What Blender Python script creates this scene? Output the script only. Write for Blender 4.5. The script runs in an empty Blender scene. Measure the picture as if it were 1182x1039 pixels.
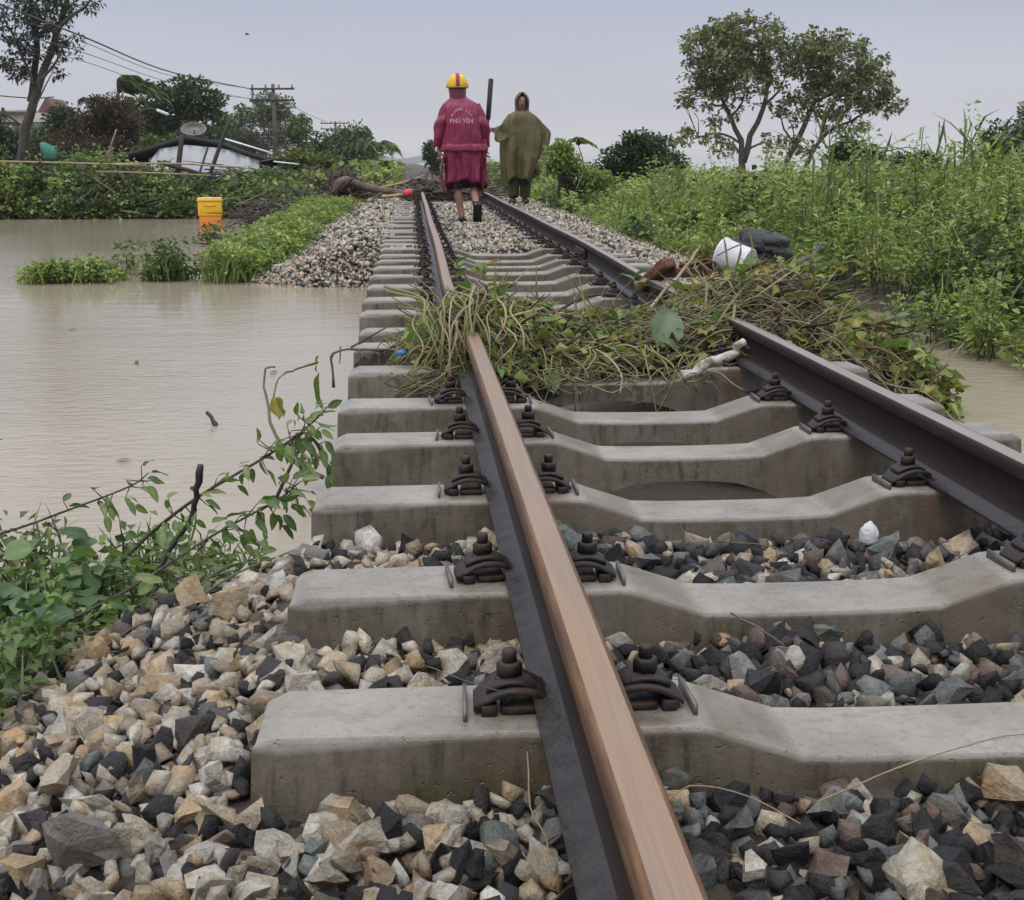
import bpy, bmesh, math, random
import numpy as np
from mathutils import Vector, Matrix
from mathutils.bvhtree import BVHTree
RS = np.random.RandomState(7)
random.seed(7)
SC = bpy.context.scene
COL = SC.collection
PI = math.pi

# ------------------------------------------------------------------ camera, sky, sun, exposure
cam_d = bpy.data.cameras.new('camera')
cam_d.sensor_width = 36.0
cam_d.lens = 42.64
cam_d.clip_start = 0.05
cam_d.clip_end = 8000
cam = bpy.data.objects.new('camera', cam_d)
COL.objects.link(cam)
cam.location = (-.748, 0, .76)
cam.rotation_euler = (PI / 2 - .2328, 0, -.0803)
SC.camera = cam

SUN_EL, SUN_ROT = math.radians(58), math.radians(205)
world = bpy.data.worlds.new('World')
SC.world = world
world.use_nodes = True
wn, wl = world.node_tree.nodes, world.node_tree.links
wn.clear()
w_out = wn.new('ShaderNodeOutputWorld')
sky = wn.new('ShaderNodeTexSky')
sky.sky_type = 'NISHITA'
sky.sun_disc = False
sky.sun_elevation = SUN_EL
sky.sun_rotation = SUN_ROT
sky.dust_density = 4.0
bg1 = wn.new('ShaderNodeBackground')
bg1.inputs[1].default_value = .06
wl.new(sky.outputs[0], bg1.inputs[0])
# the closed cloud deck: brighter towards the zenith as an overcast sky is
tc = wn.new('ShaderNodeTexCoord')
sep = wn.new('ShaderNodeSeparateXYZ')
wl.new(tc.outputs['Generated'], sep.inputs[0])
ramp = wn.new('ShaderNodeValToRGB')
cr = ramp.color_ramp
cr.interpolation = 'EASE'
for i, (p, c) in enumerate([(0.0, (.64, .63, .645)), (.045, (.535, .54, .605)), (.14, (.43, .46, .575)), (.45, (.75, .78, .90)), (1.0, (1.45, 1.5, 1.6))]):
    e = cr.elements[i] if i < 2 else cr.elements.new(p)
    e.position = p
    e.color = (*c, 1)
wl.new(sep.outputs[2], ramp.inputs[0])
cn = wn.new('ShaderNodeTexNoise')
cn.inputs['Scale'].default_value = 2.2
cn.inputs['Detail'].default_value = 7
mp = wn.new('ShaderNodeMapping')
mp.inputs['Scale'].default_value = (1, 1, 3.5)
wl.new(tc.outputs['Generated'], mp.inputs[0])
wl.new(mp.outputs[0], cn.inputs['Vector'])
cm = wn.new('ShaderNodeMapRange')
cm.inputs['To Min'].default_value = .86
cm.inputs['To Max'].default_value = 1.14
wl.new(cn.outputs[0], cm.inputs[0])
mx = wn.new('ShaderNodeVectorMath')
mx.operation = 'SCALE'
wl.new(ramp.outputs[0], mx.inputs[0])
wl.new(cm.outputs[0], mx.inputs['Scale'])
bg2 = wn.new('ShaderNodeBackground')
bg2.inputs[1].default_value = 1.16
wl.new(mx.outputs[0], bg2.inputs[0])
ads = wn.new('ShaderNodeMixShader')
ads.inputs[0].default_value = .9
wl.new(bg1.outputs[0], ads.inputs[1])
wl.new(bg2.outputs[0], ads.inputs[2])
wl.new(ads.outputs[0], w_out.inputs[0])

sun_d = bpy.data.lights.new('sun', 'SUN')
sun_d.energy = .9
sun_d.angle = math.radians(22)
sun_d.color = (1, .96, .9)
sun = bpy.data.objects.new('sun', sun_d)
COL.objects.link(sun)
sun.rotation_euler = (PI / 2 - SUN_EL, 0, PI - SUN_ROT)

SC.view_settings.view_transform = 'Standard'
SC.view_settings.look = 'None'
SC.view_settings.exposure = 0
SC.view_settings.gamma = 1
SC.render.engine = 'CYCLES'
SC.cycles.max_bounces = 6
SC.cycles.diffuse_bounces = 3
SC.cycles.glossy_bounces = 3
SC.cycles.transmission_bounces = 3
SC.cycles.volume_bounces = 0
SC.cycles.caustics_reflective = False
SC.cycles.caustics_refractive = False

# ------------------------------------------------------------------ materials
class NT:
    def __init__(s, name):
        s.m = bpy.data.materials.new(name)
        s.m.use_nodes = True
        s.n, s.l = s.m.node_tree.nodes, s.m.node_tree.links
        s.b = s.n['Principled BSDF']
        s.out = s.n['Material Output']
        s._c = None
    def co(s, kind='Object'):
        if s._c is None:
            s._c = s.n.new('ShaderNodeTexCoord')
        return s._c.outputs[kind]
    def noise(s, scale, detail=4, rough=.55, vec=None, stretch=None, kind='Object'):
        t = s.n.new('ShaderNodeTexNoise')
        t.inputs['Scale'].default_value = scale
        t.inputs['Detail'].default_value = detail
        t.inputs['Roughness'].default_value = rough
        v = vec or s.co(kind)
        if stretch:
            mp = s.n.new('ShaderNodeMapping')
            mp.inputs['Scale'].default_value = stretch
            s.l.new(v, mp.inputs[0])
            v = mp.outputs[0]
        s.l.new(v, t.inputs['Vector'])
        return t.outputs[0]
    def ramp(s, fac, stops):
        r = s.n.new('ShaderNodeValToRGB')
        for i, (p, c) in enumerate(stops):
            e = r.color_ramp.elements[i] if i < 2 else r.color_ramp.elements.new(p)
            e.position = p
            if not isinstance(c, (tuple, list)):
                c = (c, c, c)
            e.color = (*c, 1)
        s.l.new(fac, r.inputs[0])
        return r.outputs[0]
    def mix(s, fac, a, b, mode='MIX'):
        m = s.n.new('ShaderNodeMix')
        m.data_type = 'RGBA'
        m.blend_type = mode
        for sock, v in ((m.inputs[0], fac), (m.inputs[6], a), (m.inputs[7], b)):
            if isinstance(v, (int, float)):
                sock.default_value = v if sock.type == 'VALUE' else (v, v, v, 1)
            elif isinstance(v, tuple):
                sock.default_value = (*v, 1)
            else:
                s.l.new(v, sock)
        return m.outputs[2]
    def attr(s, name):
        a = s.n.new('ShaderNodeAttribute')
        a.attribute_name = name
        return a.outputs['Color']
    def bump(s, h, strength=.5, dist=.01, prev=None):
        b = s.n.new('ShaderNodeBump')
        b.inputs['Strength'].default_value = strength
        b.inputs['Distance'].default_value = dist
        s.l.new(h, b.inputs['Height'])
        if prev:
            s.l.new(prev, b.inputs['Normal'])
        s.l.new(b.outputs[0], s.b.inputs['Normal'])
        return b.outputs[0]
    def set(s, col=None, rough=None, metal=None, spec=None):
        for nm, v in (('Base Color', col), ('Roughness', rough), ('Metallic', metal), ('Specular IOR Level', spec)):
            if v is None:
                continue
            if isinstance(v, (int, float)):
                s.b.inputs[nm].default_value = v
            elif isinstance(v, tuple):
                s.b.inputs[nm].default_value = (*v, 1)
            else:
                s.l.new(v, s.b.inputs[nm])
        return s

def simple(name, col, rough=.6, var=.25, scale=8, metal=0, bump=.3, bdist=.01, bscale=None):
    t = NT(name)
    n = t.noise(scale, 5)
    a = tuple(c * (1 - var) for c in col)
    b = tuple(min(1, c * (1 + var)) for c in col)
    t.set(t.ramp(n, [(.3, a), (.7, b)]), rough, metal)
    if bump:
        t.bump(t.noise(bscale or scale * 3, 5), bump, bdist)
    return t.m

def leaf_mat(name, rough=.5, trans=.3):
    t = NT(name)
    c = t.attr('tint')
    t.set(c, rough, 0, .35)
    tr = t.n.new('ShaderNodeBsdfTranslucent')
    t.l.new(t.mix(1.0, c, (1.25, 1.3, .7), 'MULTIPLY'), tr.inputs[0])
    ms = t.n.new('ShaderNodeMixShader')
    ms.inputs[0].default_value = trans
    t.l.new(t.b.outputs[0], ms.inputs[1])
    t.l.new(tr.outputs[0], ms.inputs[2])
    t.l.new(ms.outputs[0], t.out.inputs[0])
    return t.m

M = {}
M['leaf'] = leaf_mat('leaf', .36)
M['leaf_dull'] = leaf_mat('leaf_dull', .7, .15)
t = NT('stem')
t.set(t.mix(t.noise(40, 3), t.attr('tint'), t.mix(.5, t.attr('tint'), (.05, .035, .02))), .55)
t.bump(t.noise(90, 3), .4, .004)
M['stem'] = t.m
M['bark'] = simple('bark', (.075, .06, .047), .85, .45, 14, bump=.8, bdist=.02)
M['bark_pale'] = simple('bark_pale', (.16, .14, .12), .85, .4, 14, bump=.8, bdist=.02)
M['driftwood'] = simple('driftwood', (.13, .095, .07), .8, .5, 6, bump=.7, bdist=.02)
M['pale_wood'] = simple('pale_wood', (.33, .25, .15), .75, .35, 7, bump=.5, bdist=.01)
M['black_stick'] = simple('black_stick', (.02, .017, .015), .5, .5, 20, bump=.6, bdist=.005)

# stone: own colour per stone (object colour, or the tint of the loose ones), veins, stains, chipped relief
def stone_mat(name, src):
    t = NT(name)
    if src == 'obj':
        oi = t.n.new('ShaderNodeObjectInfo')
        c = oi.outputs['Color']
        off = t.n.new('ShaderNodeVectorMath')
        off.operation = 'ADD'
        sc_ = t.n.new('ShaderNodeVectorMath')
        sc_.operation = 'SCALE'
        sc_.inputs[0].default_value = (3.7, 9.1, 5.3)
        t.l.new(oi.outputs['Random'], sc_.inputs['Scale'])
        ms_ = t.n.new('ShaderNodeVectorMath')
        ms_.operation = 'SCALE'
        ms_.inputs['Scale'].default_value = .05          # stones are unit-sized meshes scaled to a few centimetres
        t.l.new(t.co(), ms_.inputs[0])
        t.l.new(ms_.outputs[0], off.inputs[0])
        t.l.new(sc_.outputs[0], off.inputs[1])
        v = off.outputs[0]
    else:
        c = t.attr('tint')
        v = t.co()
    n1 = t.noise(26, 6, .65, v)
    n2 = t.noise(120, 5, .7, v)
    n3 = t.noise(14, 3, .6, v)
    stain = t.mix(t.ramp(n3, [(.52, 0.0), (.66, .8)]), c, t.mix(1.0, c, (1.0, .78, .52), 'MULTIPLY'))
    dark = t.mix(t.ramp(n1, [(.36, 0.0), (.58, 1.0)]), t.mix(1.0, stain, (.62, .60, .57), 'MULTIPLY'), stain)
    sp = t.mix(t.ramp(n2, [(.40, .5), (.55, 1.0)]), t.mix(1.0, dark, (.62, .58, .54), 'MULTIPLY'), dark)
    t.set(sp, t.ramp(n1, [(.3, .30), (.7, .70)]), 0, .5)
    b1 = t.bump(t.noise(42, 6, .7, v), 1.0, .016)
    t.bump(n2, .7, .005, b1)
    return t.m
M['stone'] = stone_mat('crushed_stone', 'obj')
M['stone_loose'] = stone_mat('crushed_stone_loose', 'tint')

# concrete sleeper: cast grey, wet patches, mud splashed on the lower flanks, streaks, pits
t = NT('sleeper_concrete')
v = t.co()
oi = t.n.new('ShaderNodeObjectInfo')
off = t.n.new('ShaderNodeVectorMath'); off.operation = 'ADD'
sc_ = t.n.new('ShaderNodeVectorMath'); sc_.operation = 'SCALE'
sc_.inputs[0].default_value = (17, 31, 3)
t.l.new(oi.outputs['Random'], sc_.inputs['Scale'])
t.l.new(v, off.inputs[0]); t.l.new(sc_.outputs[0], off.inputs[1])
vo = off.outputs[0]
n1 = t.noise(5, 5, .6, vo)
n2 = t.noise(60, 5, .7, vo)
st = t.noise(7, 5, .65, vo, (6, 6, .5))
base = t.ramp(n1, [(.3, (.205, .18, .15)), (.5, (.29, .265, .23)), (.75, (.37, .345, .31))])
base = t.mix(t.ramp(n2, [(.36, .5), (.5, 1.0)]), t.mix(1.0, base, (.72, .70, .66), 'MULTIPLY'), base)
sz = t.n.new('ShaderNodeSeparateXYZ')
t.l.new(v, sz.inputs[0])
ab = t.n.new('ShaderNodeMath'); ab.operation = 'ABSOLUTE'
t.l.new(sz.outputs[1], ab.inputs[0])
mr = t.n.new('ShaderNodeMapRange')              # silt clings to the cast flanks below the top edges
mr.inputs['From Min'].default_value = .0818
mr.inputs['From Max'].default_value = .0834
t.l.new(ab.outputs[0], mr.inputs[0])
ax0 = t.n.new('ShaderNodeMath'); ax0.operation = 'ABSOLUTE'
t.l.new(sz.outputs[0], ax0.inputs[0])
me_ = t.n.new('ShaderNodeMapRange'); me_.inputs['From Min'].default_value = .9875; me_.inputs['From Max'].default_value = .9905
t.l.new(ax0.outputs[0], me_.inputs[0])
mmx = t.n.new('ShaderNodeMath'); mmx.operation = 'MAXIMUM'
m3 = t.n.new('ShaderNodeMapRange'); m3.inputs['From Min'].default_value = .945; m3.inputs['From Max'].default_value = .957
m4 = t.n.new('ShaderNodeMapRange'); m4.inputs['From Min'].default_value = -.016; m4.inputs['From Max'].default_value = -.026
t.l.new(ax0.outputs[0], m3.inputs[0]); t.l.new(sz.outputs[2], m4.inputs[0])
m5 = t.n.new('ShaderNodeMath'); m5.operation = 'MULTIPLY'
t.l.new(m3.outputs[0], m5.inputs[0]); t.l.new(m4.outputs[0], m5.inputs[1])
m6 = t.n.new('ShaderNodeMath'); m6.operation = 'MAXIMUM'
t.l.new(me_.outputs[0], m6.inputs[0]); t.l.new(m5.outputs[0], m6.inputs[1])
t.l.new(mr.outputs[0], mmx.inputs[0]); t.l.new(m6.outputs[0], mmx.inputs[1])
mud = t.n.new('ShaderNodeMath'); mud.operation = 'MULTIPLY'
t.l.new(mmx.outputs[0], mud.inputs[0])
t.l.new(t.ramp(st, [(.2, .62), (.6, 1.0)]), mud.inputs[1])
n4 = t.noise(11, 5, .6, vo)
base = t.mix(mud.outputs[0], base, t.mix(t.ramp(n4, [(.45, 0.0), (.62, .85)]), t.ramp(n1, [(.3, (.085, .067, .046)), (.7, (.155, .128, .094))]), (.080, .070, .034)))
strk = t.ramp(st, [(.58, 0.0), (.68, .8)])
sm = t.n.new('ShaderNodeMath'); sm.operation = 'MULTIPLY'
t.l.new(strk, sm.inputs[0]); t.l.new(mr.outputs[0], sm.inputs[1])
base = t.mix(sm.outputs[0], base, (.045, .038, .03))
# dirt washed onto the ramps between seat and lowered middle, damp tide marks on the tops
abx = t.n.new('ShaderNodeMath'); abx.operation = 'ABSOLUTE'
t.l.new(sz.outputs[0], abx.inputs[0])
def band(a, b, c, d):
    m1 = t.n.new('ShaderNodeMapRange'); m1.inputs['From Min'].default_value = a; m1.inputs['From Max'].default_value = b
    m2 = t.n.new('ShaderNodeMapRange'); m2.inputs['From Min'].default_value = d; m2.inputs['From Max'].default_value = c
    mm = t.n.new('ShaderNodeMath'); mm.operation = 'MULTIPLY'
    t.l.new(abx.outputs[0], m1.inputs[0]); t.l.new(abx.outputs[0], m2.inputs[0])
    t.l.new(m1.outputs[0], mm.inputs[0]); t.l.new(m2.outputs[0], mm.inputs[1])
    return mm.outputs[0]
rd = t.n.new('ShaderNodeMath'); rd.operation = 'MULTIPLY'
t.l.new(band(.225, .25, .345, .365), rd.inputs[0]); t.l.new(t.ramp(n4, [(.3, .35), (.6, .8)]), rd.inputs[1])
base = t.mix(rd.outputs[0], base, (.15, .12, .085))
rs_ = t.n.new('ShaderNodeMath'); rs_.operation = 'MULTIPLY'           # rust washed down from the fastenings
t.l.new(band(.36, .44, .62, .72), rs_.inputs[0]); t.l.new(t.ramp(t.noise(6, 5, .65, vo, (2.5, 2.5, .7)), [(.46, 0.0), (.62, .75)]), rs_.inputs[1])
base = t.mix(rs_.outputs[0], base, (.135, .082, .05))
n5 = t.noise(9, 4, .7, vo, (1, 2.2, 1))
base = t.mix(t.ramp(n5, [(.56, 0.0), (.60, .4)]), base, t.mix(1.0, base, (.66, .62, .55), 'MULTIPLY'))
t.set(base, t.ramp(n1, [(.35, .28), (.65, .62)]), 0, .5)
pit = t.ramp(t.noise(85, 2, .5, vo), [(.27, 0.0), (.33, 1.0)])
b1 = t.bump(pit, .6, .004, t.bump(t.noise(30, 6, .65, vo), .22, .006))
t.bump(n2, .55, .002, b1)
M['concrete'] = t.m

t = NT('rail_head_steel')
sl = t.noise(9, 6, .65, None, (22, .35, 3))
s2 = t.noise(2.2, 4, .6, None, (9, .5, 3))
t.set(t.mix(t.ramp(s2, [(.35, 0.0), (.7, .7)]), t.ramp(sl, [(.3, (.20, .145, .105)), (.7, (.33, .255, .195))]), (.35, .20, .10)), t.ramp(sl, [(.3, .30), (.7, .50)]), .15, .55)
t.bump(t.noise(240, 3), .12, .002, t.bump(sl, .2, .004))
M['rail_head'] = t.m
t = NT('rail_web_rust')
n = t.noise(12, 6, .65, None, (3, .6, 3))
t.set(t.ramp(n, [(.3, (.014, .009, .008)), (.55, (.026, .016, .013)), (.75, (.055, .030, .02))]), t.ramp(n, [(.3, .45), (.7, .8)]), 0, .25)
t.bump(t.noise(90, 5, .7), .6, .004)
M['rail_web'] = t.m
t = NT('rail_foot_wet')
n = t.noise(30, 5, .6)
t.set(t.ramp(n, [(.3, (.022, .018, .017)), (.7, (.06, .054, .053))]), t.ramp(n, [(.3, .26), (.7, .55)]), .1, .45)
t.bump(t.noise(140, 4), .45, .004)
M['rail_foot'] = t.m
t = NT('fastening_iron')
n = t.noise(28, 6, .65)
t.set(t.ramp(n, [(.35, (.016, .012, .012)), (.52, (.034, .025, .022)), (.66, (.095, .048, .026))]), t.ramp(n, [(.35, .34), (.62, .75)]), .15, .5)
t.bump(t.noise(110, 5, .7), .6, .003)
M['iron'] = t.m
t = NT('rail_edge_rust')
n = t.noise(6, 6, .65, None, (12, .8, 12))
t.set(t.ramp(n, [(.3, (.05, .027, .017)), (.55, (.13, .066, .034)), (.72, (.24, .125, .06))]), t.ramp(n, [(.3, .4), (.7, .75)]), 0, .4)
t.bump(t.noise(120, 4), .4, .003)
M['rail_edge'] = t.m
t = NT('rail_head_grey')                         # the right rail's head is greyer and darker than the left one's
sl = t.noise(9, 6, .65, None, (22, .35, 3))
s2 = t.noise(2.2, 4, .6, None, (9, .5, 3))
t.set(t.mix(t.ramp(s2, [(.4, 0.0), (.75, .6)]), t.ramp(sl, [(.3, (.22, .19, .17)), (.7, (.35, .31, .285))]), (.24, .15, .10)), t.ramp(sl, [(.3, .28), (.7, .50)]), .15, .5)
t.bump(t.noise(240, 3), .12, .002, t.bump(sl, .2, .004))
M['rail_head_grey'] = t.m
M['zinc'] = simple('shim_metal', (.15, .14, .13), .45, .3, 30, .5, .3, .002)

# ground: silt and dark fines
t = NT('mud_ground')
n1 = t.noise(.8, 6, .6)
n2 = t.noise(30, 6, .7)
t.set(t.mix(t.ramp(n2, [(.35, .6), (.6, 0.0)]), t.ramp(n1, [(.3, (.06, .048, .034)), (.7, (.105, .085, .06))]), (.03, .026, .022)), .8)
t.bump(n2, .8, .03)
M['mud'] = t.m

# flood water: silt-laden, glossy, wind ripples in patches
t = NT('flood_water')
n0 = t.noise(.25, 3, .5)
t.set(t.ramp(n0, [(.35, (.36, .305, .225)), (.65, (.42, .36, .28))]), .05, 0, .5)
t.b.inputs['IOR'].default_value = 1.33
rp = t.noise(9, 4, .6, None, (1.0, 2.1, 1))
r2 = t.noise(2.2, 3, .5, None, (1.0, 1.8, 1))
pm = t.ramp(t.noise(.22, 2, .5, None, (1.6, .55, 1)), [(.38, .12), (.62, 1.0)])
hm = t.n.new('ShaderNodeMath'); hm.operation = 'MULTIPLY'
t.l.new(rp, hm.inputs[0]); t.l.new(pm, hm.inputs[1])
ha = t.n.new('ShaderNodeMath'); ha.operation = 'MULTIPLY_ADD'
t.l.new(r2, ha.inputs[0]); ha.inputs[1].default_value = .6
t.l.new(hm.outputs[0], ha.inputs[2])
t.bump(ha.outputs[0], .5, .014)
M['water'] = t.m

def plastic(name, col, rough=.35, bump=0):
    return simple(name, col, rough, .08, 6, bump=bump)

# ------------------------------------------------------------------ object helpers
def setp(o, label=None, cat=None, group=None, kind=None):
    for k, v in (('label', label), ('category', cat), ('group', group), ('kind', kind)):
        if v:
            o[k] = v
    return o

def thing(name, loc, label=None, cat=None, group=None, kind=None, rz=0):
    o = bpy.data.objects.new(name, None)
    o.empty_display_size = .1
    COL.objects.link(o)
    o.location = loc
    o.rotation_euler = (0, 0, rz)
    return setp(o, label, cat, group, kind)

def wloc(p):
    v = Vector((0, 0, 0))
    while p is not None:
        v = v + p.location
        p = p.parent
    return v

def build(name, V, F, mat, parent=None, tint=None, smooth=False, world=True, mi=None, loc=None):
    """V (n,3), F (m,3) or (m,4) arrays -> one mesh object. World coordinates are made local to the parent."""
    V = np.asarray(V, dtype=np.float32).reshape(-1, 3)
    if parent is not None and world:
        V = V - np.array(wloc(parent), dtype=np.float32)
    if loc is not None:
        V = V - np.array(loc, dtype=np.float32)
    me = bpy.data.meshes.new(name)
    if isinstance(F, list) and F and not isinstance(F[0], np.ndarray) and len(set(len(f) for f in F)) > 1:
        me.from_pydata(V.tolist(), [], F)
        nf = len(F)
    else:
        F = np.asarray(F, dtype=np.int32)
        nf, k = F.shape
        me.vertices.add(len(V)); me.vertices.foreach_set('co', V.ravel())
        me.loops.add(nf * k); me.loops.foreach_set('vertex_index', F.ravel())
        me.polygons.add(nf)
        me.polygons.foreach_set('loop_start', np.arange(0, nf * k, k, dtype=np.int32))
        me.polygons.foreach_set('loop_total', np.full(nf, k, dtype=np.int32))
        me.update(calc_edges=True)
    for m in (mat if isinstance(mat, list) else [mat]):
        me.materials.append(m)
    if mi is not None:
        me.polygons.foreach_set('material_index', np.asarray(mi, dtype=np.int32))
    if tint is not None:
        T = np.asarray(tint, dtype=np.float32)
        if T.shape[1] == 3:
            T = np.concatenate([T, np.ones((len(T), 1), np.float32)], 1)
        a = me.color_attributes.new('tint', 'FLOAT_COLOR', 'POINT')
        a.data.foreach_set('color', T.ravel())
    if smooth:
        me.polygons.foreach_set('use_smooth', np.ones(nf, dtype=bool))
    me.update()
    o = bpy.data.objects.new(name, me)
    COL.objects.link(o)
    if parent is not None:
        o.parent = parent
    if loc is not None:
        o.location = loc
    return o

class Acc:
    """collects triangles (with a tint) into one mesh"""
    def __init__(s):
        s.V, s.F, s.T, s.n = [], [], [], 0
    def add(s, V, F, col=(.1, .1, .1)):
        V = np.asarray(V, float).reshape(-1, 3)
        F = np.asarray(F, int)
        if F.shape[1] == 4:
            F = np.concatenate([F[:, [0, 1, 2]], F[:, [0, 2, 3]]])
        s.V.append(V); s.F.append(F + s.n)
        c = np.asarray(col, float)
        s.T.append(np.tile(c, (len(V), 1)) if c.ndim == 1 else c)
        s.n += len(V)
    def build(s, name, mat, parent=None, smooth=False, **k):
        return build(name, np.concatenate(s.V), np.concatenate(s.F), mat, parent, np.concatenate(s.T), smooth, **k)

def unit(a):
    a = np.asarray(a, float)
    return a / np.maximum(np.linalg.norm(a, axis=-1, keepdims=True), 1e-9)

def tube(P, R, n=6, cap=True):
    """a tube along the polyline P with radii R (quads)"""
    P = np.asarray(P, float)
    R = np.broadcast_to(np.asarray(R, float), (len(P),))
    T = unit(np.gradient(P, axis=0))
    ref = np.array([0, 0, 1.]) if abs(T[0][2]) < .9 else np.array([1., 0, 0])
    a = unit(np.cross(T[0], ref))
    rings = []
    ang = np.arange(n) * 2 * PI / n
    for i in range(len(P)):
        a = unit(a - T[i] * (a @ T[i]))
        b = np.cross(T[i], a)
        rings.append(P[i] + R[i] * (np.cos(ang)[:, None] * a + np.sin(ang)[:, None] * b))
    V = np.concatenate(rings)
    F = []
    for i in range(len(P) - 1):
        for j in range(n):
            k = (j + 1) % n
            F.append((i * n + j, i * n + k, (i + 1) * n + k, (i + 1) * n + j))
    if cap:
        V = np.concatenate([V, [P[0], P[-1]]])
        c0, c1 = len(V) - 2, len(V) - 1
        for j in range(n):
            k = (j + 1) % n
            F.append((c0, k, j, j))
            l = (len(P) - 1) * n
            F.append((c1, l + j, l + k, l + k))
    F = np.array(F)
    tri = np.concatenate([F[:, [0, 1, 2]], F[:, [0, 2, 3]]])
    tri = tri[(tri[:, 0] != tri[:, 1]) & (tri[:, 1] != tri[:, 2]) & (tri[:, 0] != tri[:, 2])]
    return V, tri

def smooth_line(P, n=12):
    """Catmull-Rom through the points"""
    P = np.asarray(P, float)
    if len(P) < 3:
        t = np.linspace(0, 1, n)[:, None]
        return P[0] * (1 - t) + P[-1] * t
    Q = np.vstack([2 * P[0] - P[1], P, 2 * P[-1] - P[-2]])
    out = []
    m = max(2, n // (len(P) - 1))
    for i in range(1, len(Q) - 2):
        for t in np.arange(m) / m:
            out.append(.5 * ((2 * Q[i]) + (-Q[i-1] + Q[i+1]) * t + (2*Q[i-1] - 5*Q[i] + 4*Q[i+1] - Q[i+2]) * t*t + (-Q[i-1] + 3*Q[i] - 3*Q[i+1] + Q[i+2]) * t**3))
    out.append(P[-1])
    return np.array(out)

def box(c, s, rz=0, rx=0, ry=0):
    V = np.array([(x, y, z) for x in (-.5, .5) for y in (-.5, .5) for z in (-.5, .5)]) * np.array(s)
    m = np.array(Matrix.Rotation(rz, 3, 'Z') @ Matrix.Rotation(ry, 3, 'Y') @ Matrix.Rotation(rx, 3, 'X'))
    V = V @ m.T + np.array(c)
    F = np.array([(0, 1, 3, 2), (4, 6, 7, 5), (0, 4, 5, 1), (2, 3, 7, 6), (0, 2, 6, 4), (1, 5, 7, 3)])
    return V, F

def bar(p, q, w, h):
    """a squared timber from p to q"""
    p, q = np.array(p, float), np.array(q, float)
    d = unit(q - p)
    s = unit(np.cross(d, [0, 0, 1.]))
    u = np.cross(s, d)
    V = []
    for e in (p, q):
        for a, b in ((-1, -1), (1, -1), (1, 1), (-1, 1)):
            V.append(e + s * a * w / 2 + u * b * h / 2)
    F = np.array([(0, 3, 2, 1), (4, 5, 6, 7), (0, 1, 5, 4), (1, 2, 6, 5), (2, 3, 7, 6), (3, 0, 4, 7)])
    return np.array(V), F

def lathe(prof, n=20):
    V, F = [], []
    for r, z in prof:
        for j in range(n):
            a = 2 * PI * j / n
            V.append((r * math.cos(a), r * math.sin(a), z))
    for i in range(len(prof) - 1):
        for j in range(n):
            k = (j + 1) % n
            F.append((i * n + j, i * n + k, (i + 1) * n + k, (i + 1) * n + j))
    return np.array(V), np.array(F)

def bevel(o, w, seg=2):
    m = o.modifiers.new('edge', 'BEVEL')
    m.width = w
    m.segments = seg
    m.limit_method = 'ANGLE'
    return o

def leaves(P, D, L, W, rs, fold=.35, droop=.2):
    """folded leaf blades: base P, direction D, length L, half width W -> V, F (two triangles each)"""
    P, D = np.asarray(P, float), unit(D)
    n = len(P)
    L = np.broadcast_to(np.asarray(L, float), (n,))[:, None]
    W = np.broadcast_to(np.asarray(W, float), (n,))[:, None]
    up = np.tile([0, 0, 1.], (n, 1)) + rs.normal(0, .55, (n, 3))
    S = unit(np.cross(D, up))
    U = np.cross(S, D)
    mid = P + D * L * .48
    V = np.stack([P, mid + S * W + U * W * fold, mid - S * W + U * W * fold, P + D * L - np.array([0, 0, 1.]) * L * droop], 1).reshape(-1, 3)
    b = np.arange(n)[:, None] * 4
    F = np.concatenate([b + np.array([[0, 1, 3]]), b + np.array([[0, 3, 2]])])
    return V, F

def blades(P, D, L, W, rs, bend=.5):
    """grass blades that arch over: five points, three triangles each"""
    P, D = np.asarray(P, float), unit(D)
    n = len(P)
    L = np.broadcast_to(np.asarray(L, float), (n,))[:, None]
    W = np.broadcast_to(np.asarray(W, float), (n,))[:, None]
    az = rs.uniform(0, 2 * PI, n)
    S = np.stack([np.cos(az), np.sin(az), np.zeros(n)], 1)
    H = np.stack([-np.sin(az), np.cos(az), np.zeros(n)], 1)
    bd = (rs.uniform(.2, 1, n) * bend)[:, None]
    m = P + D * L * .55 + H * L * bd * .18
    t = P + D * L * (1 - bd * .35) + H * L * bd * .75
    V = np.stack([P - S * W * .7, P + S * W * .7, m - S * W, m + S * W, t], 1).reshape(-1, 3)
    b = np.arange(n)[:, None] * 5
    F = np.concatenate([b + np.array([[0, 1, 3]]), b + np.array([[0, 3, 2]]), b + np.array([[2, 3, 4]])])
    return V, F

def tints(n, pal, per, rs, jit=.2):
    pal = np.array(pal, float)
    i = rs.randint(0, len(pal), n)
    j = rs.randint(0, len(pal), n)
    f = rs.uniform(0, 1, (n, 1))
    c = (pal[i] * f + pal[j] * (1 - f)) * rs.uniform(1 - jit, 1 + jit, (n, 1))
    return np.repeat(c, per, 0)

def rdir(n, rs, up=0.):
    d = rs.normal(0, 1, (n, 3))
    d[:, 2] += up
    return unit(d)

GREEN = [(.20, .285, .075), (.265, .355, .10), (.34, .40, .14), (.135, .205, .06), (.30, .33, .12)]
DARKG = [(.058, .088, .036), (.080, .115, .047), (.098, .128, .052), (.045, .070, .031)]
YELLOWG = [(.20, .23, .05), (.28, .27, .07), (.13, .18, .045), (.32, .29, .11)]

def sstep(a, b, x):
    t = np.clip((np.asarray(x, float) - a) / (b - a), 0, 1)
    return t * t * (3 - 2 * t)

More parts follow.
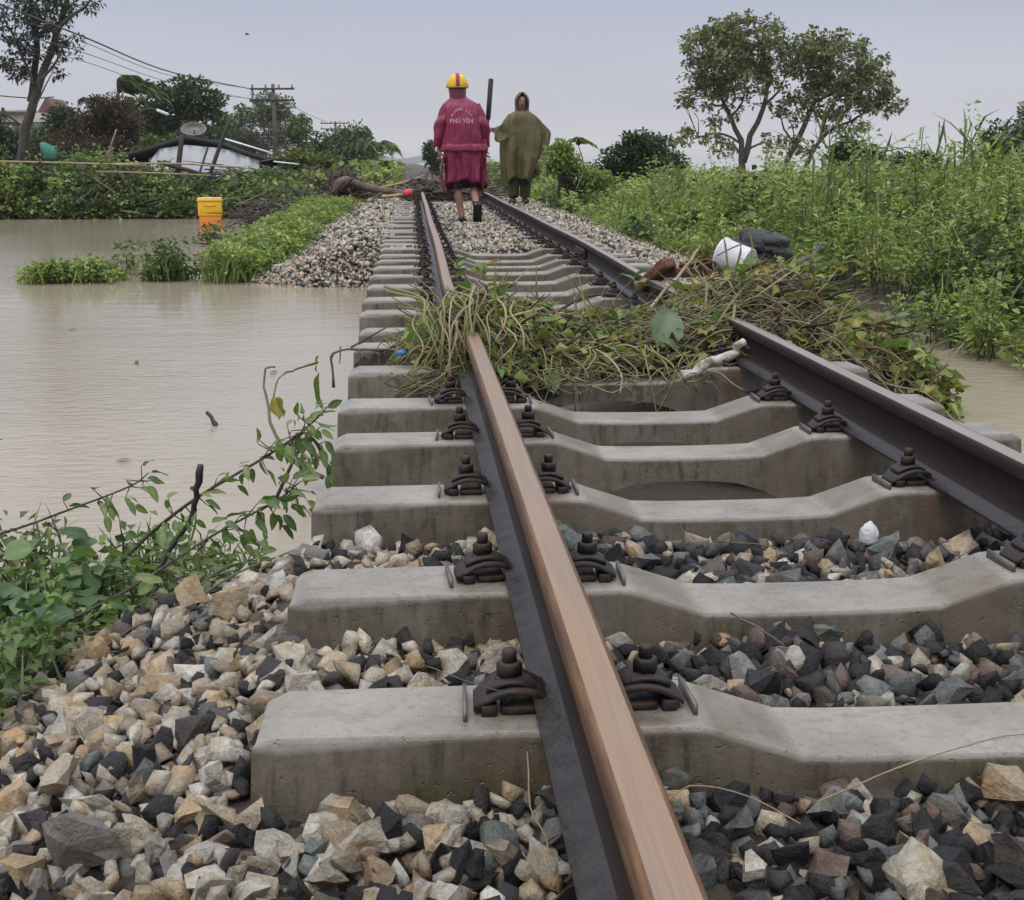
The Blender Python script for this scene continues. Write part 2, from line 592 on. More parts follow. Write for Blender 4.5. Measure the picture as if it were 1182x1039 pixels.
def vnoise(x, y, seed=0):
    """cheap smooth noise in -1..1"""
    r = np.random.RandomState(seed)
    out = np.zeros(np.broadcast(x, y).shape)
    for _ in range(6):
        a, b, c = r.uniform(-1.6, 1.6), r.uniform(-1.6, 1.6), r.uniform(0, 6)
        out = out + np.sin(a * x + b * y + c)
    return out / 6 * 1.6

# ------------------------------------------------------------------ lie of the land
WZ = -.35                                         # flood level

def tz(y):                                        # the line climbs a little beyond the washout
    return .06 * sstep(5, 10, y) + .05 * sstep(10, 22, y)

def tx(y):                                        # and swings out of line
    return -.04 * sstep(4.2, 6.5, y)

def veg_edge(y):                                  # where the growth on the right begins
    return np.interp(y, [5, 6, 8.5, 10, 12, 15, 19, 24, 60], [2.5, 2.4, 2.5, 2.25, 1.9, 1.65, 1.45, 1.4, 1.5])

def ground_h(x, y):
    x, y = np.asarray(x, float), np.asarray(y, float)
    x, y = np.broadcast_arrays(x, y)
    # bank under the near ballast
    near = 1 - sstep(2.75, 3.2, y + .25 * np.abs(x + .4) * (x < -1))
    left = -.105 - .36 * np.clip(-x - 1.0, 0, 3)
    right = -.13 - .3 * np.clip(x - 1.05, 0, 3)
    g_near = np.where(x < 0, left, right)
    # washed-out gap, silted well under the flood
    g_gap = -.62 + .34 * sstep(.95, .7, np.abs(x)) * (1 - sstep(4.6, 5.6, y)) + .03 * vnoise(x * 4, y * 4, 2)
    # bank beyond
    c = -.06 + tz(y)
    lw = 1.15 + .55 * sstep(11, 16, y)
    g_far = c - .36 * np.clip(-(x - tx(y)) - lw, 0, 9) ** 1.0 - .30 * np.clip(x - 1.25 - .2 * sstep(12, 20, y), 0, 3.0)
    far_l = sstep(9.6, 10.6, y)
    far_r = sstep(6.3, 7.2, y)
    far_l = np.where(x < -.95, sstep(10.9, 11.8, y + .15 * np.sin(3 * x)), far_l)
    fw = np.where(x > .75, far_r, far_l)
    g = near * g_near + (1 - near) * (fw * g_far + (1 - fw) * g_gap)
    # land on the right behind the growth, land on the left behind the pond
    rl = sstep(veg_edge(y) - .1, veg_edge(y) + .5, x) * sstep(5.7, 6.4, y) * (1 - sstep(26, 52, y - .5 * x))
    g = np.maximum(g, -.9 + rl * .62 + rl * .06 * vnoise(x, y, 3))
    ll = sstep(25.4, 27.2, y + .15 * np.sin(2.1 * x)) * sstep(-1.0, -2.2, x)
    g = np.maximum(g, -.9 + ll * (.68 + .1 * sstep(28, 60, y)))
    g = np.where(y > 60, np.maximum(g, np.where(x < 3.0, -.15, -.8)), g)
    return np.maximum(g, -.9)

ys = np.concatenate([np.arange(-3, .6, .4), np.arange(.6, 12.6, .06), np.arange(12.6, 30, .3), np.arange(30, 70, 2), np.array([70, 90, 130, 200, 320, 600, 1200, 2500, 4000])])
xs = np.concatenate([-np.array([4000, 2000, 900, 400, 200, 100, 60, 40, 28, 20, 16, 13]), np.arange(-11, -3, .4), np.arange(-3, 3.2, .06), np.arange(3.2, 12, .4), np.array([13, 16, 20, 28, 40, 60, 100, 200, 400, 900, 2000, 4000])])
X, Y = np.meshgrid(xs, ys)
Z = ground_h(X, Y) + .012 * vnoise(X * 7, Y * 7, 1) * (np.abs(X) < 12)
nx, ny = len(xs), len(ys)
idx = (np.arange(ny - 1)[:, None] * nx + np.arange(nx - 1)[None, :]).ravel()
gr = build('ground', np.stack([X, Y, Z], -1).reshape(-1, 3), np.stack([idx, idx + 1, idx + nx + 1, idx + nx], 1), M['mud'], smooth=True)
setp(gr, 'silted dark brown ground of the railway bank and the flooded land', kind='structure')

wx = np.concatenate([[-4000, -600, -100], np.linspace(-40, 40, 41), [100, 600, 4000]])
wy = np.concatenate([[-3], np.linspace(0, 60, 31)])
X, Y = np.meshgrid(wx, wy)
nx, ny = len(wx), len(wy)
idx = (np.arange(ny - 1)[:, None] * nx + np.arange(nx - 1)[None, :]).ravel()
wa = build('flood_water', np.stack([X, Y, np.full_like(X, WZ)], -1).reshape(-1, 3), np.stack([idx, idx + 1, idx + nx + 1, idx + nx], 1), M['water'], smooth=True)
setp(wa, 'brown silty flood water lapping at the railway bank and reaching the sea', kind='structure')

t = NT('sea_water')
t.set(t.ramp(t.noise(.02, 4, .6, None, (.3, 1, 1)), [(.35, (.46, .43, .385)), (.65, (.54, .51, .465))]), .22, 0, .5)
t.b.inputs['IOR'].default_value = 1.33
M['sea'] = t.m
wx = np.concatenate([[-4000, -600, -100], np.linspace(-40, 60, 11), [100, 600, 4000]])
wy = np.array([60, 90, 150, 300, 600, 1500, 4000])
X, Y = np.meshgrid(wx, wy)
nx, ny = len(wx), len(wy)
idx = (np.arange(ny - 1)[:, None] * nx + np.arange(nx - 1)[None, :]).ravel()
sea = build('sea', np.stack([X, Y, np.full_like(X, WZ)], -1).reshape(-1, 3), np.stack([idx, idx + 1, idx + nx + 1, idx + nx], 1), M['sea'], smooth=True)
setp(sea, 'pale open water stretching behind the two leaning trees to the hazy horizon', kind='structure')

# low far shore and sand bar
def ridge(name, pts, wid, mat, label, seed=0):
    V, F = [], []
    for i, (x, y, h) in enumerate(pts):
        for j, (o, k) in enumerate([(-1, -.05), (-.5, .7), (0, 1), (.5, .7), (1, -.05)]):
            V.append((x, y + o * wid, WZ - .3 + (h + .3) * max(k, 0) - (.3 if k < 0 else 0)))
    for i in range(len(pts) - 1):
        for j in range(4):
            F.append((i * 5 + j, (i + 1) * 5 + j, (i + 1) * 5 + j + 1, i * 5 + j + 1))
    return setp(build(name, V, np.array(F), mat, smooth=True), label, kind='structure')
rs = np.random.RandomState(3)
ridge('sandbar', [(19 + i * 1.4, 118 + 3 * math.sin(i), .05 + .28 * math.sin(PI * i / 16) ** .5 * rs.uniform(.8, 1)) for i in range(17)], 7, simple('sandbar_silt', (.16, .14, .09), .8, .3, .3), 'low silty sand bar lying in the flood beyond the two leaning trees')
M['hill'] = simple('hill_scrub', (.05, .075, .045), .9, .3, .02, bump=0)
ridge('distant_hills', [(-60 + i * 14, 1500, 3 + 9 * abs(math.sin(i * .9)) * rs.uniform(.5, 1)) for i in range(12)], 90, M['hill'], 'low hazy hills on the horizon at the end of the line')

# ------------------------------------------------------------------ the track
G = .535
def sweep_rail(gx, y0, y1, seed, head, edge):
    """flat-bottomed rail: foot, web, head; materials by profile edge"""
    half = [(.057, .010), (.057, .018), (.020, .030), (.0085, .045), (.0075, .098), (.010, .108), (.0275, .116), (.0295, .1215), (.029, .141), (.0255, .1485), (.0205, .1500), (.012, .1506)]
    prof = [(-x, z) for x, z in half] + [(0, .1509)] + [(x, z) for x, z in half[::-1]]
    mats = []
    for i in range(len(prof) - 1):
        zm = (prof[i][1] + prof[i + 1][1]) / 2
        mats.append(0 if zm > .1496 else (3 if zm > .13 else (2 if zm < .0262 else 1)))
    mats.append(1)
    ysr = np.concatenate([np.arange(y0, 12, .25), np.arange(12, y1, 1.0)])
    n = len(prof)
    V, F, mi = [], [], []
    for i, y in enumerate(ysr):
        wob = .004 * math.sin(y * .9 + seed)
        for x, z in prof:
            V.append((gx + float(tx(y)) + wob * .5 + x, y, z + float(tz(y)) + wob * .6))
    for i in range(len(ysr) - 1):
        for j in range(n):
            k = (j + 1) % n
            F.append((i * n + j, i * n + k, (i + 1) * n + k, (i + 1) * n + j))
            mi.append(mats[j])
    F = np.array(F)[:, ::-1]
    o = build('steel_rail', V, F, [head, M['rail_web'], M['rail_foot'], edge], mi=mi, loc=(gx, 0, 0))
    return o
rail_l = setp(sweep_rail(-G, .45, 46, 0, M['rail_head'], M['rail_edge']), 'left rusty steel rail running out past the red raincoat, its head nearest the camera', 'rail', 'steel rails of the track')
rail_r = setp(sweep_rail(G, .45, 46, 2, M['rail_head_grey'], M['rail_web']), 'right steel rail with its dark inner side in view, joined beyond the debris', 'rail', 'steel rails of the track')
def fishplate(rail, gx, y, side):
    V, F = box((gx + float(tx(y)) + side * .022, y, .068 + float(tz(y))), (.022, .46, .07))
    o = bevel(build('fish_plate', V, F, M['iron'], rail), .006)
    for k in range(4):
        V, F = lathe([(0, 0), (.016, 0), (.016, .014), (.008, .014), (.008, .03), (0, .03)], 6)
        V = np.stack([side * V[:, 2], V[:, 0], V[:, 1]], 1) + np.array([gx + float(tx(y)) + side * .033, y - .165 + .11 * k, .068 + float(tz(y))])
        build('bolt', V, F, M['iron'], o)
for sd in (-1, 1):
    fishplate(rail_r, G, 8.9, sd)

# concrete sleepers with a lowered, arched middle and a raised seat under each rail
def sleeper_mesh():
    #   x, top z, half top, bottom z, half bottom
    st = [(-.985, -.012, .066, -.20, .105), (-.955, .0, .076, -.20, .112), (-.70, .0, .078, -.20, .113), (-.385, .0, .078, -.20, .113), (-.365, -.002, .078, -.20, .113),
          (-.295, -.026, .078, -.185, .108), (-.225, -.050, .078, -.150, .100), (-.15, -.053, .078, -.128, .094), (-.06, -.054, .078, -.12, .092)]
    st = st + [(-x, a, b, c, d) for x, a, b, c, d in st[::-1]]
    V, F = [], []
    for x, zt, ht, zb, hb in st:
        cz_ = zt - .0065
        hc = ht + .0042
        xs_ = 1.012 if abs(x) > .97 else 1
        V += [(x * xs_, -hb, zb), (x * (1.006 if abs(x) > .97 else 1), -hc, cz_), (x, -ht, zt), (x, ht, zt), (x * (1.006 if abs(x) > .97 else 1), hc, cz_), (x * xs_, hb, zb)]
    n = 6
    for i in range(len(st) - 1):
        for j in range(n):
            k = (j + 1) % n
            F.append((i * n + j, (i + 1) * n + j, (i + 1) * n + k, i * n + k))
    F.append(tuple(range(n)))
    F.append(tuple(range(len(V) - n, len(V)))[::-1])
    F = [f[::-1] for f in F]
    me = bpy.data.meshes.new('concrete_sleeper')
    me.from_pydata(V, [], F)
    me.materials.append(M['concrete'])
    bm = bmesh.new(); bm.from_mesh(me)
    bmesh.ops.recalc_face_normals(bm, faces=bm.faces)
    es = [e for e in bm.edges if abs(e.verts[0].co.x - e.verts[1].co.x) > .005 and e.verts[0].co.z > -.08 and len(e.link_faces) == 2 and e.calc_face_angle(0) > .3]
    bmesh.ops.bevel(bm, geom=es, offset=.0022, segments=1, profile=.5, affect='EDGES')
    bm.to_mesh(me); bm.free()
    return me
SLM = sleeper_mesh()

def clip_meshes():
    """one spring-plate fastening: arched clip, backing shim, washer, nut, bolt; local x points to the rail"""
    out = {}
    def arch(w, h, th, xa, xb, za, zb, name, d=.062, dome=.0):
        n = 9
        V, F = [], []
        for i in range(n):
            t_ = i / (n - 1)
            x = xa + (xb - xa) * t_
            z = za + (zb - za) * t_ + h * math.sin(PI * t_)
            nw = d * (.72 + .28 * math.sin(PI * t_))
            for yy, zz in ((-nw / 2, z), (nw / 2, z), (nw / 2, z + th), (-nw / 2, z + th)):
                V.append((x, yy, zz))
        for i in range(n - 1):
            for j in range(4):
                k = (j + 1) % 4
                F.append((i * 4 + j, i * 4 + k, (i + 1) * 4 + k, (i + 1) * 4 + j))
        F += [(0, 3, 2, 1), (n * 4 - 4, n * 4 - 3, n * 4 - 2, n * 4 - 1)]
        return V, F
    acc = Acc()
    acc.add(*map(np.array, arch(0, .020, .009, -.052, .050, .004, .020, 'a', .082)))
    acc.add(*map(np.array, arch(0, .013, .008, -.034, .038, .028, .030, 'b', .060)))
    acc.add(*box((-.030, 0, .008), (.022, .072, .016)))
    acc.add(*box((.012, 0, .006), (.05, .06, .012)))
    out['clip'] = (np.concatenate(acc.V), np.concatenate(acc.F))
    out['shim'] = box((-.064, 0, .005), (.006, .096, .018))
    V, F = lathe([(0, .040), (.021, .040), (.022, .043), (.021, .047), (0, .047)], 14)
    out['washer'] = (V, F)
    V, F = lathe([(0, .047), (.0185, .047), (.0185, .066), (.016, .069), (0, .069)], 6)
    out['nut'] = (V, F)
    V, F = lathe([(0, .066), (.0105, .066), (.0105, .084), (.009, .087), (0, .087)], 10)
    out['bolt'] = (V, F)
    return out
CM = {}
for k, (v_, f_) in clip_meshes().items():
    o = build(k, v_, np.asarray(f_), M['zinc'] if k == 'shim' else M['iron'])
    if k == 'clip':
        bv = o.modifiers.new('edge', 'BEVEL'); bv.width = .002; bv.segments = 1; bv.limit_method = 'ANGLE'
        dg = bpy.context.evaluated_depsgraph_get()
        me = bpy.data.meshes.new_from_object(o.evaluated_get(dg))
        me.name = 'clip'
        CM[k] = me
    else:
        CM[k] = o.data
    bpy.data.objects.remove(o)
# the whole fastening in one mesh, for sleepers too far off to show its pieces
acc = Acc()
for k, (v_, f_) in clip_meshes().items():
    acc.add(v_, np.asarray(f_))
o = build('clip', np.concatenate(acc.V), np.concatenate(acc.F), M['iron']); CM['far'] = o.data; bpy.data.objects.remove(o)

def mobj(name, me, parent, loc=(0, 0, 0), rz=0):
    o = bpy.data.objects.new(name, me)
    COL.objects.link(o)
    o.parent = parent
    o.location = loc
    o.rotation_euler = (0, 0, rz)
    return o

SLY = [1.515, 2.08, 2.69, 3.285, 3.78, 4.47]          # front top edges measured in the photograph
while SLY[-1] < 21:
    SLY.append(SLY[-1] + .575 + .03 * math.sin(len(SLY) * 2.3))
ORD = ['first', 'second', 'third', 'fourth', 'fifth', 'sixth', 'seventh', 'eighth', 'ninth', 'tenth', 'eleventh', 'twelfth', 'thirteenth', 'fourteenth', 'fifteenth', 'sixteenth', 'seventeenth', 'eighteenth', 'nineteenth', 'twentieth',
       'twenty-first', 'twenty-second', 'twenty-third', 'twenty-fourth', 'twenty-fifth', 'twenty-sixth', 'twenty-seventh', 'twenty-eighth', 'twenty-ninth', 'thirtieth']
NEARLAB = ['nearest concrete sleeper, its pale end block rising out of tan stones in front',
           'second concrete sleeper from the camera, stones on both sides of its left end',
           'third concrete sleeper, the last with ballast against its front before the washout',
           'fourth concrete sleeper, first one hanging bare over the flood water',
           'fifth concrete sleeper, bare over the water between two wet dark gaps',
           'sixth concrete sleeper, right in front of the tangled heap of vines',
           'seventh concrete sleeper, half covered by the tangled heap of vines']
SLEEPERS = []
rs = np.random.RandomState(11)
for i, y in enumerate(SLY):
    yc = y + .082
    if i < 7:
        lab = NEARLAB[i]
    else:
        lab = '%s concrete sleeper counted away from the vine heap towards the people' % ORD[i - 7]
    s = bpy.data.objects.new('concrete_sleeper', SLM)
    COL.objects.link(s)
    s.location = (float(tx(yc)) + rs.normal(0, .006), yc, float(tz(yc)) + (0 if i < 7 else rs.normal(-.003, .004)))
    s.rotation_euler = (rs.normal(0, .012), rs.normal(0, .003), rs.normal(0, .006))
    setp(s, lab, 'sleeper', 'concrete sleepers under the rails')
    SLEEPERS.append((s.location.x, s.location.y))
    for gx in (-G, G):
        for sd in (-1, 1):
            p = (gx + sd * .098, rs.normal(0, .004), .001)
            rz = (0 if sd < 0 else PI) + rs.normal(0, .05)
            if i < 12:
                c = mobj('clip', CM['clip'], s, p, rz)
                for k in ('shim', 'washer', 'nut', 'bolt'):
                    mobj(k, CM[k], c, (0, 0, 0), rs.uniform(0, 1) if k == 'nut' else 0)
            else:
                mobj('clip', CM['far'], s, p, rz)

# ------------------------------------------------------------------ ballast
def stone_template(seed, squash):
    r = np.random.RandomState(seed)
    bm = bmesh.new()
    n = r.randint(10, 16)
    P = rdir(n, r) * r.uniform(.66, 1.15, (n, 1))
    P *= np.array(squash)
    for p in P:
        bm.verts.new(p)
    bmesh.ops.convex_hull(bm, input=bm.verts)
    loose = [v for v in bm.verts if not v.link_faces]
    bmesh.ops.delete(bm, geom=loose, context='VERTS')
    bmesh.ops.dissolve_limit(bm, angle_limit=.30, verts=bm.verts, edges=bm.edges)
    bmesh.ops.triangulate(bm, faces=bm.faces)
    bmesh.ops.recalc_face_normals(bm, faces=bm.faces)
    bm.verts.index_update()
    V = np.array([v.co[:] for v in bm.verts])
    F = np.array([[v.index for v in f.verts] for f in bm.faces])
    bm.free()
    return V, F
TPL = [stone_template(100 + i, [(1, .8, .62), (1, .9, .75), (1, .62, .55), (1, .85, .42), (1, .95, .85)][i % 5]) for i in range(24)]
def edged(V, F, seed):
    """the same stone with chipped faces and broken edges, for stones near enough to show them"""
    r = np.random.RandomState(seed)
    bm = bmesh.new()
    vs = [bm.verts.new(v) for v in V]
    for f in F:
        bm.faces.new([vs[i] for i in f])
    bmesh.ops.subdivide_edges(bm, edges=[e for e in bm.edges if e.calc_length() > .62], cuts=1, use_grid_fill=True)
    bmesh.ops.triangulate(bm, faces=bm.faces)
    for v in bm.verts:
        v.co = v.co * (1 + r.normal(0, .045)) + Vector(r.normal(0, .035, 3))
    me = bpy.data.meshes.new('stone')
    bm.to_mesh(me); bm.free()
    me.materials.append(M['stone'])
    return me
STM = [edged(V, F, 300 + i) for i, (V, F) in enumerate(TPL)]

PALE = [(.68, .61, .49), (.74, .70, .60), (.62, .53, .40), (.62, .47, .29), (.77, .74, .67), (.55, .51, .43), (.48, .38, .27), (.70, .63, .50), (.60, .56, .48)]
GREY = [(.22, .22, .21), (.29, .28, .27), (.20, .23, .22), (.15, .15, .155)]
BLACK = [(.026, .026, .029), (.04, .039, .042), (.020, .020, .023), (.06, .052, .05)]
PINK = [(.24, .17, .14), (.27, .20, .16), (.17, .13, .115)]
def stone_cols(x, y, rs):
    """left shoulder mostly pale rock, between the rails mostly dark"""
    n = len(x)
    inside = (x > -.45) & (y < 4)
    u = rs.uniform(0, 1, n)
    out = np.zeros((n, 3))
    for i in range(n):
        a, b, c = (.17, .42, .60) if inside[i] else ((.70, .77, .98) if y[i] < 6 else (.70, .84, .97))
        pal = PALE if u[i] < a else GREY if u[i] < b else BLACK if (u[i] < .90 and inside[i]) or u[i] < c else PINK
        out[i] = pal[rs.randint(len(pal))]
    return out * rs.uniform(.8, 1.15, (n, 1))

def rotmats(n, rs):
    q = rs.normal(0, 1, (n, 4)); q /= np.linalg.norm(q, axis=1, keepdims=True)
    w, x, y, z = q.T
    return np.stack([np.stack([1-2*(y*y+z*z), 2*(x*y-z*w), 2*(x*z+y*w)], 1), np.stack([2*(x*y+z*w), 1-2*(x*x+z*z), 2*(y*z-x*w)], 1), np.stack([2*(x*z-y*w), 2*(y*z+x*w), 1-2*(x*x+y*y)], 1)], 1), q

def in_sleeper(x, y, r):
    m = np.zeros(len(x), bool)
    for sx, sy in SLEEPERS:
        m |= (np.abs(y - sy) < .10 + .55 * r) & (np.abs(x - sx) < 1.0 + .55 * r)
    return m

def ballast_top(x, y):
    z = ground_h(x, y)
    # stones banked up against sleepers 1-3
    return z + .018 * vnoise(x * 5, y * 5, 9)

rs = np.random.RandomState(21)
def scatter(x0, x1, y0, y1, step, layers, rmin, rmax, lift):
    out = []
    for l in range(layers):
        gx, gy = np.meshgrid(np.arange(x0, x1, step), np.arange(y0, y1, step))
        x = gx.ravel() + rs.uniform(-.5, .5, gx.size) * step + step * .5 * (l % 2)
        y = gy.ravel() + rs.uniform(-.5, .5, gx.size) * step + step * .5 * (l % 2)
        r = rmin + (rmax - rmin) * np.where(rs.uniform(0, 1, gx.size) < .06, rs.uniform(.8, 1.35, gx.size), rs.beta(1.5, 3.0, gx.size))
        z = ballast_top(x, y) + lift + (l - (layers - 1)) * .017 + rs.uniform(-.008, .012, gx.size)
        out.append(np.stack([x, y, z, r], 1))
    return np.concatenate(out)
near = scatter(-2.4, 1.5, .75, 3.12, .036, 4, .019, .047, .020)
x, y, z, r = near.T
keep = ~(in_sleeper(x, y, r * .55))
keep &= ~((np.abs(np.abs(x) - G) < .058 + .7 * r) & (z + r > -.005))
keep &= (z > -.50)
edge = np.where(x < -.95, 2.95 + .1 * np.sin(9 * x), 2.66 + .05 * np.sin(11 * x))
keep &= (y < edge)
near = near[keep]
# a few larger blocks that stand out in the photograph
BIG = [((.30, 2.26, -.045, .055), (.56, .43, .27)), ((-.20, 1.44, -.085, .058), (.24, .25, .24)), ((-.13, 1.315, -.09, .056), (.30, .20, .165)), ((-1.02, 1.50, -.10, .05), (.50, .42, .30)),
       ((-1.19, 1.50, -.12, .064), (.20, .18, .165)), ((-.72, 1.36, -.09, .056), (.032, .031, .034)), ((-.06, 2.00, -.075, .048), (.03, .03, .032)), ((-1.22, 2.48, -.12, .056), (.50, .39, .26)),
       ((-1.12, 2.34, -.11, .05), (.46, .36, .24)), ((-.87, 1.40, -.08, .045), (.66, .62, .53)), ((.06, 1.47, -.08, .048), (.52, .42, .29)), ((-1.30, 1.72, -.15, .05), (.60, .52, .40)), ((-.98, 1.66, -.07, .042), (.028, .028, .031)),
       ((-.78, 2.30, -.07, .045), (.66, .62, .52)), ((-.90, 1.96, -.075, .048), (.60, .50, .36)), ((-.70, 1.92, -.07, .045), (.68, .64, .56))]
bigs = np.array([b[0] for b in BIG])
cols = np.concatenate([stone_cols(near[:, 0], near[:, 1], rs), np.array([b[1] for b in BIG])])
near = np.concatenate([near, bigs])
# a stone is an object of its own if it is among the 300 that show largest
CX = np.array(cam.location)
Fw = np.array([math.sin(.0803) * math.cos(.2328), math.cos(.0803) * math.cos(.2328), -math.sin(.2328)])
Rt = np.array([math.cos(.0803), -math.sin(.0803), 0]); Up = np.cross(Rt, Fw)
d = near[:, :3] - CX
zc = d @ Fw
inview = (np.abs(d @ Rt / zc) < .44) & (np.abs(d @ Up / zc) < .385) & (zc > .3)
top = near[:, 2] - ballast_top(near[:, 0], near[:, 1]) > .002
score = np.where(inview & top, near[:, 3] / np.maximum(zc, .3), 0)
score[-len(BIG):] = 9
order = np.argsort(-score)
single, rest = order[:298], order[298:]

def stone_mass(name, S, C, rs, mat, parent, tri_k=20):
    acc = Acc()
    R, q = rotmats(len(S), rs)
    kind_ = rs.randint(0, len(TPL), len(S))
    for k in range(len(TPL)):
        m = np.where(kind_ == k)[0]
        if not len(m):
            continue
        V, F = TPL[k]
        W = np.einsum('nij,vj->nvi', R[m], V) * S[m, 3][:, None, None] * rs.uniform(.85, 1.1, (len(m), 1, 1))
        W = W + S[m, None, :3]
        FF = (F[None] + (np.arange(len(m)) * len(V))[:, None, None]).reshape(-1, 3)
        acc.add(W.reshape(-1, 3), FF, np.repeat(C[m], len(V), 0))
    return acc.build(name, mat, parent)

bal = stone_mass('ballast', near[rest], cols[rest], rs, M['stone_loose'], None)
setp(bal, 'ballast of broken pale and black stones heaped beside and between the near rails', kind='structure')
R_, Q_ = rotmats(300, rs)
for n, i in enumerate(single):
    o = bpy.data.objects.new('stone', STM[rs.randint(len(STM))])
    COL.objects.link(o)
    o.parent = bal
    o.location = near[i, :3]
    o.rotation_mode = 'QUATERNION'
    o.rotation_quaternion = Q_[n]
    s_ = near[i, 3] * rs.uniform(.95, 1.12)
    o.scale = (s_, s_ * rs.uniform(.85, 1.1), s_ * rs.uniform(.8, 1.05))
    o.color = (*cols[i], 1)

# the bank beyond the washout: loose stones only a few pixels across
far = []
for (x0, x1, y0, y1, st, r0, r1, lf) in [(-2.9, -.95, 10.2, 16, .050, .019, .038, .03), (-.6, .6, 9.4, 16, .048, .018, .036, .035), (.8, 2.3, 6.5, 16, .048, .018, .036, .015), (-2.6, -.9, 16, 24, .07, .026, .044, .03), (-.8, 2.0, 16, 24, .07, .026, .044, .03), (-1.0, -.58, 9.6, 11.4, .048, .018, .036, .02)]:
    far.append(scatter(x0, x1, y0, y1, st, 2, r0, r1, lf))
far.append(scatter(-2.3, -.98, 10.4, 12.2, .046, 5, .02, .042, .055))
far = np.concatenate(far)
x, y, z, r = far.T
xl = x - tx(y)
dsl = np.full(len(x), 9.)
for sx, sy in SLEEPERS:
    dsl = np.minimum(dsl, np.where(np.abs(x - sx) < 1.03, np.abs(y - sy), 9))
keep = (np.abs(np.abs(xl) - G) > .055 + .5 * r)
onslp = dsl < .10 + .4 * r
# between the rails the stones lie over the lowered middles, at the ends they only fill the gaps
keep &= ~(onslp & (np.abs(xl) > .27))
keep &= ~((y > 6.5) & (xl > .9) & (x > veg_edge(y) + .3))
keep &= (z > WZ - .08)
keep &= ~((x < -2.5) & (y > 12.5))
far = far[keep]
fb = stone_mass('far_ballast', far, stone_cols(far[:, 0], far[:, 1], rs), rs, M['stone_loose'], None)
setp(fb, 'pale broken ballast beyond the washout, spilling down to the flood on the left', kind='structure')

# ------------------------------------------------------------------ plants: generators
def weeds(acc, bx, by, bz, H, nl, ll, rs, pal, spread=.14, low=.15, wid=.30, stemcol=None, lean=.12):
    """upright weeds: leaves all the way up a leaning stem"""
    n = len(bx)
    ln = rs.normal(0, lean, (n, 2)) * H[:, None]
    k = np.repeat(np.arange(n), nl)
    f = low + (1 - low) * rs.beta(1.6, 1.1, len(k))
    sp = spread * (1.15 - .6 * f)
    a = rs.uniform(0, 2 * PI, len(k))
    rr = sp * np.sqrt(rs.uniform(0, 1, len(k)))
    P = np.stack([bx[k] + ln[k, 0] * f + np.cos(a) * rr, by[k] + ln[k, 1] * f + np.sin(a) * rr, bz[k] + H[k] * f], 1)
    D = np.stack([np.cos(a), np.sin(a), rs.uniform(-.3, .9, len(k))], 1) + rs.normal(0, .3, (len(k), 3))
    L = ll[k] * rs.uniform(.6, 1.35, len(k))
    V, F = leaves(P, D, L, L * wid * rs.uniform(.7, 1.2, len(k)), rs)
    pt = tints(n, pal, 1, rs, .25)
    c = np.repeat(pt[k] * rs.uniform(.75, 1.3, (len(k), 1)), 4, 0)
    acc.add(V, F, c)
    if stemcol is not None:
        for i in range(n):
            p0 = np.array([bx[i], by[i], bz[i] - .03]); p1 = p0 + np.array([ln[i, 0], ln[i, 1], H[i] * .95])
            v, f_ = tube([p0, (p0 + p1) / 2 + rs.normal(0, .015, 3), p1], [.006, .005, .002], 3, False)
            acc.add(v, f_, stemcol)

def grass(acc, bx, by, bz, n, L, W, rs, pal, bend=.6, spread=.1):
    k = np.repeat(np.arange(len(bx)), n)
    P = np.stack([bx[k] + rs.normal(0, spread, len(k)), by[k] + rs.normal(0, spread, len(k)), bz[k]], 1)
    D = np.stack([rs.normal(0, .28, len(k)), rs.normal(0, .28, len(k)), np.ones(len(k))], 1)
    l = L[k] * rs.uniform(.5, 1.2, len(k))
    V, F = blades(P, D, l, W, rs, bend)
    acc.add(V, F, tints(len(k), pal, 5, rs, .25))

